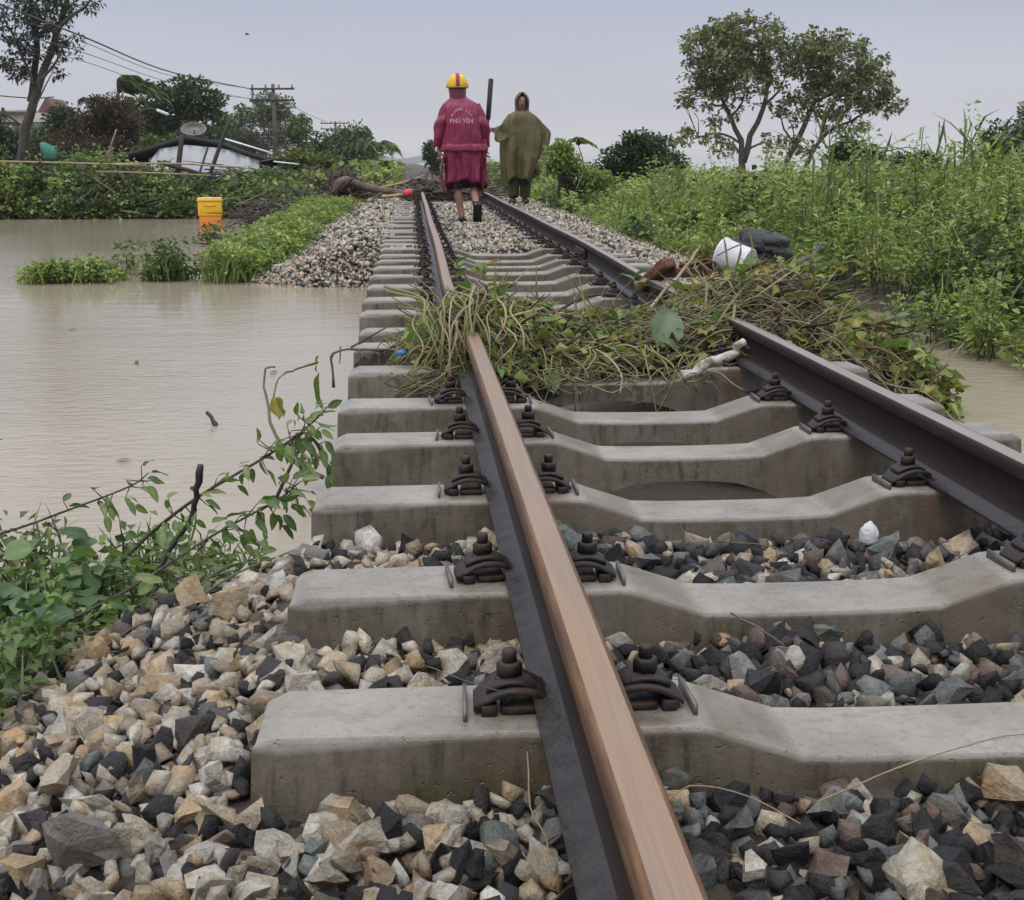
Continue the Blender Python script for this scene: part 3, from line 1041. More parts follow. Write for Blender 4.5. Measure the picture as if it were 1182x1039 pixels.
# growth along the right of the line: one tangled mass of weeds
rs = np.random.RandomState(31)
acc = Acc()
for (y0, y1, dens, nl, ll) in [(5.7, 9, 44, 74, .050), (9, 13, 28, 68, .062), (13, 20, 16, 58, .078), (20, 30, 9, 46, .10), (30, 44, 4.5, 40, .13)]:
    area_w = .535 * y1 + 1.6
    n = int(dens * area_w * (y1 - y0))
    y = rs.uniform(y0, y1, n)
    x = rs.uniform(1.2, area_w, n)
    d = x - veg_edge(y) + .14 * vnoise(x * 3, y * 3, 4)
    m = (d > 0) & (x < .535 * y + 1.2)
    m &= ~((y < 9.4) & (x < 3.0) & (x > 2.1) & (y > 7.6) & (d < .35))
    x, y, d = x[m], y[m], d[m]
    lump = vnoise(x * 1.1, y * 1.1, 12)
    cell = vnoise(x * 3.1 + 7, y * 2.3, 22)
    H = (.26 + .74 * sstep(0, 1.3, d) * (1 + .30 * lump + .26 * cell) + .10 * rs.normal(0, 1, len(x)))
    H *= np.interp(y, [5, 9, 12, 15, 22, 44], [.95, .96, .88, .76, .64, .66])
    H = np.maximum(H, .2)
    gz = np.maximum(ground_h(x, y), WZ - .05)
    sp = vnoise(x * 1.7 + 3, y * 1.5, 14) + .5 * rs.normal(0, 1, len(x))
    spd = .17 if y0 < 20 else .3
    kinds = [((sp < -.45), DARKG + GREEN[:1], ll * 1.15, .36, .92, .55), ((sp >= -.45) & (sp < .15), GREEN, ll * .95, .22, 1.0, .9), ((sp >= .15) & (sp < .6), [(.26, .36, .09), (.35, .43, .14), (.22, .32, .08)], ll * 1.0, .15, 1.08, .9), ((sp >= .6), [(.30, .34, .12), (.24, .31, .095), (.37, .38, .17)], ll * 1.35, .10, 1.0, .6)]
    for m_, pal_, l_, w_, hk, dn in kinds:
        if m_.sum():
            weeds(acc, x[m_], y[m_], gz[m_], H[m_] * hk, int(nl * dn), np.full(m_.sum(), l_), rs, pal_, spd * .85, low=.24, wid=w_, stemcol=(.10, .11, .045) if y0 < 13 else None)
    if y0 < 20:                                     # single taller weeds and dry stalks that stick out of the mass
        q = rs.uniform(0, 1, len(x)) < (.13 if y0 < 13 else .10)
        weeds(acc, x[q], y[q], gz[q], H[q] * rs.uniform(1.1, 1.42, q.sum()), 44, np.full(q.sum(), ll), rs, GREEN + [(.30, .34, .12)], .07, .3, .26, (.16, .17, .07))
        q = rs.uniform(0, 1, len(x)) < .07
        for xx, yy, zz, hh in zip(x[q], y[q], gz[q], H[q]):
            v, f = tube([(xx, yy, zz), (xx + rs.normal(0, .08), yy - .03, zz + hh * .6), (xx + rs.normal(0, .2), yy - .05, zz + hh * rs.uniform(.8, 1.15))], [.006, .005, .002], 3, False)
            acc.add(v, f, np.array([(.36, .31, .20), (.22, .20, .10), (.30, .30, .13)][rs.randint(3)]))
    s_ = rs.uniform(0, 1, len(x)) < .13
    grass(acc, x[s_], y[s_], gz[s_] + .2, 7, H[s_] * 1.0, .006 if y0 < 13 else .011, rs, [(.16, .21, .06), (.24, .26, .12), (.12, .18, .05)], .7, .08)
o = acc.build('undergrowth', M['leaf'])
setp(o, 'dense bright green tangle of weeds crowding the right side of the line', kind='stuff')

# low weeds along the far track and behind the pond
acc = Acc()
n = 5200
y = rs.uniform(22, 85, n)
x = rs.uniform(-14, 8, n) * (y / 60) - 1
x = np.where(np.abs(x) < 1.5, np.sign(x) * (1.5 + rs.uniform(0, 1.0, n)), x)
m = (x < -1.5) & (y > 27 + 0 * x) | (x > 1.5) & (y > 28) & (x < 9)
m |= (x < -1.5) & (x > -3.4) & (y > 23)
x, y = x[m], y[m]
gz = np.maximum(ground_h(x, y), WZ)
weeds(acc, x, y, gz, rs.uniform(.35, .8, len(x)), 34, np.full(len(x), .15), rs, GREEN + DARKG[:2], .4)
o = acc.build('far_weeds', M['leaf'])
setp(o, 'low green scrub lining the track far behind the two people', kind='stuff')

# creepers on the far bank of the pond
acc = Acc()
n = 1500
x = rs.uniform(-12.5, -2.6, n); y = rs.uniform(25.5, 28.8, n)
top = np.interp(x, [-12.5, -9, -7.6, -6.9, -6.3, -4.6, -3.4, -2.6], [.70, .68, .76, .62, .42, .30, .36, .34])
d = sstep(25.4, 26.4, y)
H = (top - WZ) * (.35 + .65 * d) * np.where(rs.uniform(0, 1, n) < .12, rs.uniform(1.0, 1.3, n), rs.uniform(.6, 1.0, n)) * (1 + .2 * vnoise(x * 2.4, y * 2, 8))
weeds(acc, x, y, np.full(n, WZ - .02), H, 85, np.full(n, .10), rs, GREEN + DARKG + DARKG[:2] + [(.10, .15, .035), (.09, .075, .045)], .30, .0, .42)
o = acc.build('creepers', M['leaf'])
setp(o, 'matted creepers covering the far bank of the flooded pond', kind='stuff')

# grass and weeds on the left flank of the far ballast
acc = Acc()
n = 720
y = rs.uniform(11.7, 22, n)
f = rs.uniform(0, 1, n) ** 1.25
x0 = np.interp(y, [11.7, 14, 18, 22], [-2.62, -2.75, -2.95, -3.3]); x1 = np.interp(y, [11.7, 13, 16, 22], [-2.35, -1.95, -1.75, -1.7])
x = x0 + (x1 - x0) * f
gz = np.maximum(ground_h(x, y), WZ - .02)
hh_ = np.maximum(.08, .15 + .13 * rs.uniform(0, 1, n) + .12 * vnoise(x * 4, y * 2.5, 5))
grass(acc, x, y, gz, 20, hh_ * 1.15, .007, rs, [(.14, .20, .05), (.19, .25, .07), (.10, .15, .04), (.26, .28, .11)], .9, .10)
weeds(acc, x, y, gz, hh_ * 1.05, 40, np.full(len(x), .06), rs, GREEN + [(.18, .24, .06)], .16)
o = acc.build('grass', M['leaf'])
setp(o, 'long green grass growing on the flank of the stone mound beside the flood', kind='stuff')

def weed_clump(name, x0, x1, y0, y1, n, h, label, seed, pal=GREEN, group=None, cat='weeds', gr=.6):
    r = np.random.RandomState(seed)
    c = ((x0 + x1) / 2, (y0 + y1) / 2, WZ - .02)
    root = thing(name, c, label, cat, group)
    acc = Acc()
    x = r.uniform(x0, x1, n); y = r.uniform(y0, y1, n)
    prof = .45 + .55 * np.sin(PI * np.clip((x - x0) / (x1 - x0), .05, .95)) * (1 + .35 * np.sin(x * 9 + seed))
    H = h * prof * r.uniform(.6, 1.15, n)
    weeds(acc, x, y, np.full(n, WZ - .02), H, 30, np.full(n, .055), r, pal, .12)
    k = int(n * gr)
    grass(acc, x[:k], y[:k], np.full(k, WZ - .02), 12, H[:k] * 1.1, .006, r, pal, .8, .06)
    acc.build('foliage', M['leaf'], root)
    acc = Acc()
    for i in range(0, n, 3):
        v, f = tube([(x[i], y[i], WZ - .1), (x[i] + r.normal(0, .03), y[i], WZ + H[i] * .5), (x[i] + r.normal(0, .06), y[i] + r.normal(0, .04), WZ + H[i])], [.006, .005, .002], 3, False)
        acc.add(v, f, (.10, .11, .05))
    acc.build('stems', M['stem'], root)
    return root
weed_clump('weed_clump', -4.42, -3.58, 11.75, 12.3, 80, .25, 'long low clump of weeds standing in the flood at far left', 41, GREEN + DARKG[:1], 'weed clumps standing in the flood')
weed_clump('weed_clump', -3.28, -2.95, 11.9, 12.3, 34, .34, 'darker ragged weed clump in the flood between the long clump and the grassy mound', 42, DARKG + GREEN[:2], 'weed clumps standing in the flood')
weed_clump('weed_clump', -3.75, -3.35, 12.6, 12.9, 9, .46, 'thin taller weeds sticking out of the flood behind the long low clump', 43, DARKG + GREEN, 'weed clumps standing in the flood', gr=.2)
weed_clump('weed_clump', -3.75, -3.35, 17.2, 17.7, 14, .34, 'dark drooping weeds in the water just in front of the yellow cool box', 44, DARKG + GREEN[:1], 'weed clumps standing in the flood', gr=.4)

# ------------------------------------------------------------------ trees
def tree(name, limbs, lobes, label, cat='tree', group=None, n_clusters=120, per=30, leaf=.14, cl_r=.32, pal=DARKG, bark='bark', seed=0, wid=.32, mat='leaf', twig=.018, base=None, windx=0, up=.2, parts=('trunk', 'crown')):
    """limbs: [(points, r0, r1)]; lobes: [(centre, radii, weight)]; clusters of leaves hang on twigs grown from the nearest limb"""
    r = np.random.RandomState(seed)
    root = thing(name, base or tuple(limbs[0][0][0]), label, cat, group)
    acc = Acc()
    nodes = []
    for pts, r0, r1 in limbs:
        L = smooth_line(pts, 14)
        L[1:-1] += r.normal(0, .02 * np.linalg.norm(L[-1] - L[0]) / 4, L[1:-1].shape)
        R = np.linspace(r0, r1, len(L))
        v, f = tube(L, R, 7)
        acc.add(v, f)
        nodes += [(p, q) for p, q in zip(L[2:], R[2:])]
    NP = np.array([p for p, _ in nodes]); NR = np.array([q for _, q in nodes])
    w = np.array([l[2] * l[1][0] * l[1][2] for l in lobes]); w /= w.sum()
    LP, LD = [], []
    for i in r.choice(len(lobes), n_clusters, p=w):
        c, rad, _ = lobes[i]
        u = rdir(1, r)[0] * r.uniform(.25, 1) ** .45
        p = np.array(c) + u * np.array(rad)
        dd = np.linalg.norm(NP - p, axis=1) + .35 * np.maximum(0, NP[:, 2] - p[2])
        j = int(np.argmin(dd))
        q = NP[j]
        mid = (p + q) / 2 + r.normal(0, .10, 3) * np.linalg.norm(p - q)
        tl = smooth_line([q, mid, p], 6)
        v, f = tube(tl, np.linspace(min(twig, NR[j] * .8), twig * .3, len(tl)), 4, False)
        acc.add(v, f)
        k = max(4, int(per * r.uniform(.5, 1.4)))
        off = rdir(k, r) * (r.uniform(0, 1, (k, 1)) ** .5) * cl_r * np.array([1, 1, .7]) * r.uniform(.6, 1.2)
        LP.append(p + off); LD.append(unit(off) + np.array([windx, 0, up]) + r.normal(0, .4, (k, 3)))
    acc.build(parts[0], M[bark], root, True)
    LP, LD = np.concatenate(LP), np.concatenate(LD)
    ll = leaf * r.uniform(.65, 1.3, len(LP))
    V, F = leaves(LP, LD, ll, ll * wid, r)
    build(parts[1], V, F, M[mat], root, tints(len(LP), pal, 4, r, .3))
    return root

# the pair of leaning trees on the right, 45 m off
def p45(u, v, y=45.0):      # metres across and up at the distance of these trees
    dy = y
    return ((u - 475.4) * .0327 * dy / 45 * .997 - .748 + (dy - 45) * 0.0, dy, .76 + (186.1 - v - 6) * .0318 * dy / 45)
rt = lambda L: [p45(*q) for q in L]
TP = [(.13, .165, .06), (.175, .20, .08), (.22, .235, .10), (.09, .12, .05), (.24, .225, .105)]
tree('leaning_tree', [
    (rt([(848, 205), (847, 178), (843, 155), (832, 130), (818, 105), (806, 75)]), .15, .03),
    (rt([(848, 180), (856, 150), (868, 120), (872, 90), (862, 50), (852, 25)]), .13, .025),
    (rt([(846, 172), (834, 160), (815, 158)]), .05, .02), (rt([(853, 165), (870, 158), (884, 160)]), .05, .015),
    (rt([(843, 158), (822, 148), (795, 152), (784, 160)]), .05, .012), (rt([(868, 118), (885, 100), (893, 80)]), .06, .015), (rt([(832, 130), (845, 110), (846, 80)]), .05, .015)],
    [(p45(812, 65), (1.35, 1.4, 1.3), 1), (p45(848, 40), (1.5, 1.5, .8), 1), (p45(800, 105), (.9, 1, .7), .7), (p45(842, 92), (1.4, 1.3, 1.0), .8), (p45(880, 70), (1.0, 1.2, 1.0), .8), (p45(788, 152), (.75, .6, .38), .6), (p45(826, 162), (.6, .5, .42), .7), (p45(882, 155), (.5, .5, .4), .5), (p45(822, 128), (.6, .6, .5), .4)],
    'left one of the pair of dark leaning trees, rounded crown, forked near the ground', n_clusters=430, per=17, leaf=.165, cl_r=.20, pal=TP, seed=51, wid=.36, twig=.02, base=p45(848, 205))
tree('leaning_tree', [
    (rt([(890, 208), (900, 175), (915, 140), (928, 110), (940, 85), (944, 55)]), .14, .03),
    (rt([(914, 208), (922, 180), (935, 155), (955, 140), (985, 125), (1010, 112)]), .11, .02),
    (rt([(906, 160), (892, 140), (888, 120)]), .05, .015), (rt([(928, 112), (960, 95), (985, 80)]), .06, .015), (rt([(935, 155), (945, 120), (965, 100)]), .06, .015), (rt([(903, 170), (905, 150), (898, 130)]), .04, .012)],
    [(p45(925, 62), (1.2, 1.3, 1.0), 1), (p45(955, 72), (1.35, 1.4, 1.15), 1), (p45(985, 98), (1.1, 1.2, .85), 1), (p45(1012, 112), (.7, .7, .5), .7), (p45(940, 110), (1.2, 1.1, .65), .7), (p45(902, 120), (.7, .7, .6), .7), (p45(905, 160), (.5, .5, .4), .6), (p45(962, 138), (.9, .7, .4), .6), (p45(990, 70), (.6, .6, .35), .5), (p45(880, 118), (.5, .5, .4), .4), (p45(926, 165), (.4, .4, .3), .4)],
    'right one of the pair of leaning trees, two slender stems and a wind-swept crown', n_clusters=430, per=17, leaf=.165, cl_r=.20, pal=TP, seed=52, wid=.36, twig=.02, base=p45(900, 208))

# tall thin-crowned tree at the far left
def pd(u, v, y):            # same, for any distance
    s_ = (y * .9968 / .973 - (y * 0)) / 1400 * .973
    k = y / math.cos(.0803 - math.atan(0)) / 1400
    fx = math.sin(.0803) * math.cos(.2328); 
    d = Fw + Rt * (u - 591) / 1400 - Up * (v - 519.5) / 1400
    return tuple(CX + d * y / d[1])
lt = lambda y, L: [pd(u, v, y) for u, v in L]
tree('tall_thin_tree', [
    (lt(40, [(22, 195), (30, 150), (40, 115), (52, 80), (64, 40), (76, 5), (84, -35)]), .17, .06),
    (lt(40.4, [(36, 118), (40, 85), (42, 45), (36, 5), (34, -35)]), .13, .05),
    (lt(39.6, [(64, 36), (80, 20), (100, 6), (112, -15)]), .07, .02), (lt(39.8, [(40, 100), (28, 70), (14, 40), (4, 20)]), .06, .02),
    (lt(39.5, [(48, 92), (62, 75), (72, 55)]), .05, .02), (lt(40.2, [(30, 150), (16, 138), (2, 130)]), .05, .02), (lt(39.7, [(38, 130), (52, 100), (60, 85)]), .03, .015)],
    [(pd(20, 25, 40), (.7, .8, .9), 1), (pd(50, 10, 40), (.8, .8, .7), 1), (pd(92, 0, 40), (.6, .7, .5), 1), (pd(15, 70, 40), (.45, .6, .5), .6), (pd(75, 55, 40), (.5, .6, .35), 1), (pd(55, 40, 40), (.5, .6, .6), .5), (pd(20, 85, 40), (.35, .5, .25), .9), (pd(60, 80, 40), (.4, .4, .25), .6), (pd(105, 22, 40), (.15, .3, .12), .4), (pd(40, -30, 40), (1.3, 1.2, .6), .8), (pd(90, 45, 40), (.25, .3, .15), .6), (pd(38, 60, 40), (.3, .4, .4), .5)],
    'tall thin-crowned tree with a forked trunk at the far left, top out of the picture', n_clusters=200, per=20, leaf=.15, cl_r=.20, pal=[(.05, .065, .04), (.07, .085, .05), (.035, .05, .03)], bark='bark', seed=53, wid=.24, twig=.015, up=-.3)

def crown_tree(name, y, trunk, lobes, label, seed, pal=DARKG, n=110, per=34, leaf=.20, cl=.34, group='trees behind the pond', r0=.12, **k):
    tree(name, [(lt(y, trunk), r0, r0 * .3)], [(pd(u, v, y + dy), (a * y / 1400, a * y / 1400 * .9, b * y / 1400), 1) for u, v, a, b, dy in lobes], label, group=group, n_clusters=n, per=per, leaf=leaf, cl_r=cl, pal=pal, seed=seed, **k)
BROWN = [(.085, .055, .042), (.12, .08, .06), (.06, .045, .035), (.07, .07, .035)]
crown_tree('dead_thicket', 36, [(110, 200), (112, 175), (118, 150)], [(95, 155, 26, 24, 0), (130, 142, 28, 28, .3), (152, 165, 18, 26, 0), (75, 170, 20, 18, .4), (115, 178, 48, 18, -.3), (118, 125, 14, 12, 0)], 'brown withered thicket standing behind the pond left of the hut', 61, BROWN, 330, 40, .13, .24, wid=.16, twig=.012)
crown_tree('shade_tree', 47, [(70, 205), (70, 175), (72, 150)], [(62, 160, 22, 22, 0), (85, 150, 16, 18, .3), (75, 135, 14, 12, 0), (50, 178, 22, 14, 0)], 'dark green tree between the tall thin tree and the brown thicket', 76, DARKG, 120, 30, .17, .28, r0=.08)
crown_tree('ragged_tree', 58, [(165, 205), (163, 160), (160, 120)], [(160, 128, 16, 16, 0), (150, 150, 20, 18, .4), (175, 155, 20, 20, 0), (172, 105, 8, 10, 0), (190, 118, 12, 10, .3), (250, 165, 24, 16, .4)], 'ragged tree filling the gap behind the brown thicket and the street lamp', 77, DARKG + GREEN[3:4], 150, 30, .20, .34, r0=.1)
crown_tree('pale_tree', 64, [(262, 205), (262, 165), (258, 140)], [(258, 150, 16, 18, 0), (275, 165, 20, 16, .3), (345, 150, 14, 14, 0), (362, 168, 14, 14, .3)], 'paler tree squeezed between the dark rounded tree and the broad tree', 78, GREEN[:1] + DARKG, 110, 28, .20, .36, r0=.08)
crown_tree('dark_tree', 50, [(215, 200), (216, 160), (212, 130)], [(205, 128, 30, 28, 0), (235, 122, 22, 26, .5), (180, 140, 22, 24, .3), (215, 160, 42, 22, -.3), (225, 100, 16, 10, 0)], 'dark rounded tree rising straight behind the hut roof', 62, DARKG + [(.055, .075, .035)], 210, 34, .20, .36)
crown_tree('broad_tree', 104, [(305, 205), (308, 165), (312, 135)], [(300, 150, 34, 26, 0), (330, 145, 28, 28, .6), (312, 122, 22, 16, 0), (272, 160, 22, 18, .4), (345, 170, 18, 16, 0), (285, 135, 16, 12, 0)], 'broad green tree around the nearer utility pole', 63, DARKG + GREEN[:1], 230, 34, .26, .5)
crown_tree('roadside_tree', 76, [(400, 210), (401, 180), (404, 160)], [(392, 172, 20, 18, 0), (412, 160, 16, 16, .6), (385, 188, 26, 12, -.5), (425, 180, 18, 14, 0)], 'smaller green tree under the farther utility pole', 64, GREEN[:1] + DARKG, 130, 32, .26, .45)
crown_tree('yellowish_bush', 33, [(352, 215), (352, 200), (354, 185)], [(345, 188, 28, 12, 0), (372, 192, 20, 12, .4), (325, 196, 16, 10, 0), (395, 198, 20, 9, .6)], 'yellow-green bush between the ruined hut and the fallen tree', 65, [(.13, .16, .045), (.10, .13, .035), (.16, .18, .055)], 130, 34, .13, .22, r0=.05)
crown_tree('edge_tree', 44, [(-6, 205), (-4, 175), (-2, 150)], [(-5, 150, 20, 20, 0), (5, 168, 16, 14, 0), (45, 178, 24, 14, .5)], 'dark bushy tree cut off by the left edge of the picture', 66, DARKG, 110, 30, .16, .28, r0=.08)
r = np.random.RandomState(140)
for i, (x, y, lab) in enumerate([(-1.9, 4.6, 'curled brown leaf afloat left of the short black stick'), (-2.3, 6.9, 'pale fallen leaf afloat in the middle of the calm water'), (-1.5, 6.6, 'small leaf afloat near the sleepers behind the short black stick'), (-3.1, 8.4, 'dark leaf afloat far out on the left water')]):
    P = np.array([[x, y, WZ + .004]])
    V, F = leaves(P, [[math.cos(i * 2.1), math.sin(i * 2.1), .05]], .07, .018, r, .3, -.05)
    setp(build('floating_leaf', V, F, M['leaf_dull'], None, tints(1, [(.20, .15, .07), (.12, .09, .05)], 4, r), loc=(x, y, WZ)), lab, 'leaf', 'leaves afloat on the flood')
crown_tree('light_bush', 31.5, [(185, 205), (186, 185), (188, 172)], [(178, 172, 14, 12, 0), (196, 168, 12, 10, .3), (160, 186, 16, 10, 0)], 'pale green bush peeping over the left end of the hut roof', 67, [(.10, .145, .045), (.13, .17, .06)], 70, 26, .11, .2, r0=.04)
crown_tree('far_sapling', 55, [(498, 215), (499, 195), (497, 172)], [(498, 178, 7, 10, 0), (503, 192, 8, 8, .4), (494, 165, 3, 6, 0)], 'slim dark sapling beside the left arm of the red raincoat', 68, DARKG, 45, 24, .16, .2, group=None, r0=.04)
crown_tree('dark_bush', 22, [(738, 225), (740, 200), (742, 175)], [(722, 184, 22, 18, 0), (755, 178, 24, 20, .3), (738, 166, 20, 12, 0), (775, 190, 14, 14, 0), (700, 196, 16, 10, .2)], 'dark bushy shrub standing above the weeds left of the pair of trees', 69, [(.05, .085, .035), (.065, .105, .045), (.04, .06, .028), (.09, .13, .05)], 190, 34, .085, .14, group=None, r0=.04, wid=.22)
crown_tree('green_bush', 19, [(645, 225), (646, 200), (648, 180)], [(640, 186, 15, 16, 0), (656, 192, 16, 14, .3), (672, 202, 18, 12, .1), (648, 172, 8, 8, 0), (690, 206, 14, 10, .3)], 'fresh green bush rising beside the right edge of the olive poncho', 79, GREEN, 150, 34, .07, .12, group=None, r0=.03, wid=.24)
crown_tree('grey_bush', 21, [(1160, 215), (1158, 190), (1156, 165)], [(1150, 160, 14, 18, 0), (1172, 152, 14, 16, .3), (1165, 180, 22, 18, 0), (1138, 178, 12, 12, .2)], 'greyish airy bush at the right edge of the picture', 70, [(.06, .075, .05), (.08, .095, .06), (.045, .055, .04)], 110, 22, .075, .12, group=None, r0=.035, wid=.28, twig=.01)
crown_tree('round_leaf_shrub', 24, [(982, 215), (983, 190), (985, 165)], [(975, 172, 14, 14, 0), (995, 180, 18, 14, .3), (965, 186, 12, 10, 0), (1050, 185, 20, 10, .5), (1080, 190, 20, 9, .2)], 'small round-leaved shrub below the right crown of the tree pair', 71, [(.045, .075, .03), (.07, .10, .035)], 110, 20, .09, .14, group=None, r0=.03, wid=.42)

# palms: arching ribs with leaflets
def palm(name, y, base, top, ribs, label, seed, leaf=.5, pal=DARKG, wind=(0, 0), group=None, r0=.11, rib_l=1.6, cat='palm'):
    r = np.random.RandomState(seed)
    b, t_ = np.array(pd(*base, y)), np.array(pd(*top, y))
    root = thing(name, tuple(b), label, cat, group)
    L = smooth_line([b, (b + t_) / 2 + np.array([.1, 0, 0]), t_], 8)
    v, f = tube(L, np.linspace(r0, r0 * .6, len(L)), 8)
    build('trunk', v, f, M['bark_pale'], root, smooth=True)
    for i in range(ribs):
        az = 2 * PI * i / ribs + r.uniform(-.3, .3)
        d = np.array([math.cos(az) * .8 + wind[0], math.sin(az) * .8, .75 + r.uniform(-.3, .4)])
        d = unit(d)
        l = rib_l * r.uniform(.75, 1.1)
        P = smooth_line([t_, t_ + d * l * .5, t_ + d * l + np.array([wind[0] * l * .35, 0, -l * .42])], 9)
        acc = Acc()
        v, f = tube(P, np.linspace(.03, .008, len(P)), 4)
        acc.add(v, f, (.10, .12, .04))
        n = 34
        k = r.uniform(.12, 1, n) * (len(P) - 1.01)
        i0 = k.astype(int)
        pp = P[i0] + (P[i0 + 1] - P[i0]) * (k - i0)[:, None]
        td = unit(P[i0 + 1] - P[i0])
        sd = unit(np.cross(td, [0, 0, 1.])) * np.where(r.uniform(0, 1, n) < .5, 1, -1)[:, None]
        dd = td * .6 + sd * .6 + np.array([wind[0], 0, -.35])
        ll = leaf * r.uniform(.7, 1.1, n)
        v, f = leaves(pp, dd, ll, ll * .09, r, .2, .3)
        acc.add(v, f, tints(n, pal, 4, r))
        acc.build('frond', M['leaf'], root)
    return root
palm('windblown_palm', 48, (135, 205), (136, 108), 9, 'palm behind the brown thicket, its fronds all blown to the right', 72, .55, GREEN[:1] + DARKG + BROWN[:1], (.85, 0), rib_l=1.4)
palm('far_palm', 72, (430, 210), (431, 176), 12, 'low spreading palm at the right end of the far trees', 73, .7, GREEN[:2] + DARKG, (.1, 0), rib_l=1.7, r0=.13)
palm('bent_palm', 50, (112, 205), (106, 120), 7, 'thin bare palm leaning between the tall tree and the windblown palm', 74, .4, DARKG, (.25, 0), rib_l=.7, r0=.05)
palm('papaya_sapling', 17, (664, 222), (667, 166), 5, 'slender young papaya-like plant sticking up right of the olive poncho', 75, .10, GREEN[:2] + DARKG[:1], (.3, 0), rib_l=.20, r0=.010, cat='plant')

# tall cane grass on the right
def cane(label, cx_, cy_, h, n, seed, spread=.25):
    r = np.random.RandomState(seed)
    root = thing('cane_grass', (cx_, cy_, WZ), label, 'grass clump', 'tall cane grass among the weeds')
    acc = Acc()
    for i in range(n):
        b = np.array([cx_ + r.normal(0, spread), cy_ + r.normal(0, spread), WZ])
        hh = h * r.uniform(.6, 1.05)
        tpt = b + np.array([r.normal(0, .12), r.normal(0, .1), hh])
        P = smooth_line([b, (b + tpt) / 2, tpt], 6)
        v, f = tube(P, np.linspace(.011, .005, len(P)), 5)
        acc.add(v, f, (.12, .16, .05))
    acc.build('cane', M['stem'], root)
    acc = Acc()
    k = n * 9
    bx = cx_ + r.normal(0, spread, k); by = cy_ + r.normal(0, spread, k)
    P = np.stack([bx, by, WZ + h * r.uniform(.35, .92, k)], 1)
    D = np.stack([r.normal(.12, .45, k), r.normal(0, .4, k), np.full(k, .9)], 1)
    V, F = blades(P, D, r.uniform(.3, .6, k) * h * .6, .013, r, 1.1)
    acc.add(V, F, tints(k, [(.13, .19, .06), (.18, .24, .09), (.09, .14, .04), (.22, .27, .13)], 5, r))
    acc.build('blades', M['leaf'], root)
cane('cane grass clump just left of the greyish airy bush', 4.15, 10.6, 1.42, 13, 81)
cane('arching cane grass clump below the gap between the tree pair and the right edge', 3.2, 11.2, 1.42, 9, 82)
cane('short cane grass clump leaning at the right picture edge', 4.75, 9.6, 1.18, 12, 83, .3)
cane('pale cane grass tuft in front of the dark bushy shrub', 2.75, 16.0, 1.02, 10, 84, .18)

# needle-leaved sapling at the right edge
r = np.random.RandomState(85)
b = np.array(pd(1176, 215, 24)); tp_ = np.array(pd(1179, 118, 24))
root = thing('casuarina_sapling', tuple(b), 'thin upright needle-leaved sapling at the right edge of the picture', 'sapling')
L = smooth_line([b, (b + tp_) / 2 + .02, tp_], 8)
v, f = tube(L, np.linspace(.02, .004, len(L)), 5)
build('trunk', v, f, M['bark'], root)
k = 420
fr = r.uniform(.1, 1, k)
P = b + (tp_ - b) * fr[:, None]
az = r.uniform(0, 2 * PI, k)
D = np.stack([np.cos(az), np.sin(az), r.uniform(.2, .9, k)], 1)
V, F = leaves(P, D, .30 * (1.1 - .75 * fr), .006, r, .1, .25)
build('crown', V, F, M['leaf'], root, tints(k, DARKG + [(.06, .075, .05)], 4, r))

# ------------------------------------------------------------------ the heap of flood-swept vines across the rails
def heap_par(x):
    X_ = [-1.1, -.8, -.5, -.1, .3, .6, .95, 1.25, 1.5, 1.68]
    yc = np.interp(x, X_, [5.2, 4.95, 4.78, 5.0, 5.1, 5.3, 5.55, 5.6, 5.38, 5.22])
    w = np.interp(x, X_, [.05, .34, .48, .48, .60, .88, .84, .58, .34, .10])
    c = np.interp(x, X_, [-.04, .03, .21, .08, .08, .19, .24, .08, -.10, -.26])
    return yc, w, c
def heap_h(x, y):
    yc, w, c = heap_par(x)
    b = np.interp(x, [-1.1, 1.0, 1.3, 1.6, 1.8], [-.06, -.04, -.20, -.42, -.50])
    t = np.clip(1 - np.abs((y - yc) / w) ** 2.2, 0, 1)
    return b + (c - b) * t + .03 * vnoise(x * 5, y * 5, 6) * t
rs = np.random.RandomState(91)
HEAP = thing('vine_heap', (.3, 5.2, 0), 'tangled heap of flood-swept vines, stems and leaves lying across both rails', 'debris heap')
gx, gy = np.meshgrid(np.linspace(-1.0, 1.66, 63), np.linspace(0, 1, 22))
yc, w, c = heap_par(gx)
hy = yc + (gy * 2 - 1) * w
hz = heap_h(gx, hy) - .045 + .02 * rs.normal(0, 1, gx.shape) * (np.abs(gy - .5) < .45)
idx = (np.arange(21)[:, None] * 63 + np.arange(62)[None]).ravel()
build('packed_litter', np.stack([gx, hy, hz], -1).reshape(-1, 3), np.stack([idx, idx + 1, idx + 64, idx + 63], 1), simple('litter', (.035, .026, .018), .9, .6, 30, bump=1, bdist=.03), HEAP)
STEMC = [(.22, .245, .075), (.33, .33, .13), (.14, .095, .055), (.07, .048, .032), (.24, .17, .095), (.40, .33, .20), (.14, .18, .055)]
def strand(x, y, az, l, r0, droop=0., n=11, curl=1.2):
    P = []
    k = rs.normal(0, curl)
    step = l / n
    zo = rs.uniform(0, .05)
    for i in range(n + 1):
        z = float(heap_h(x, y)) + zo + .035 * math.sin(i * 1.1 + k * 5) * rs.uniform(.4, 1)
        P.append((x, y, z - droop * (i / n) ** 2))
        az += k * step + rs.normal(0, .17 if curl > 1 else .08)
        if x > 1.58:
            az = PI + rs.normal(0, .7)
        if x < -.82:
            az = 0. + rs.normal(0, .6)
        x += math.cos(az) * step
        y += math.sin(az) * step
    return smooth_line(P, n * 2)
acc_g, acc_b = Acc(), Acc()
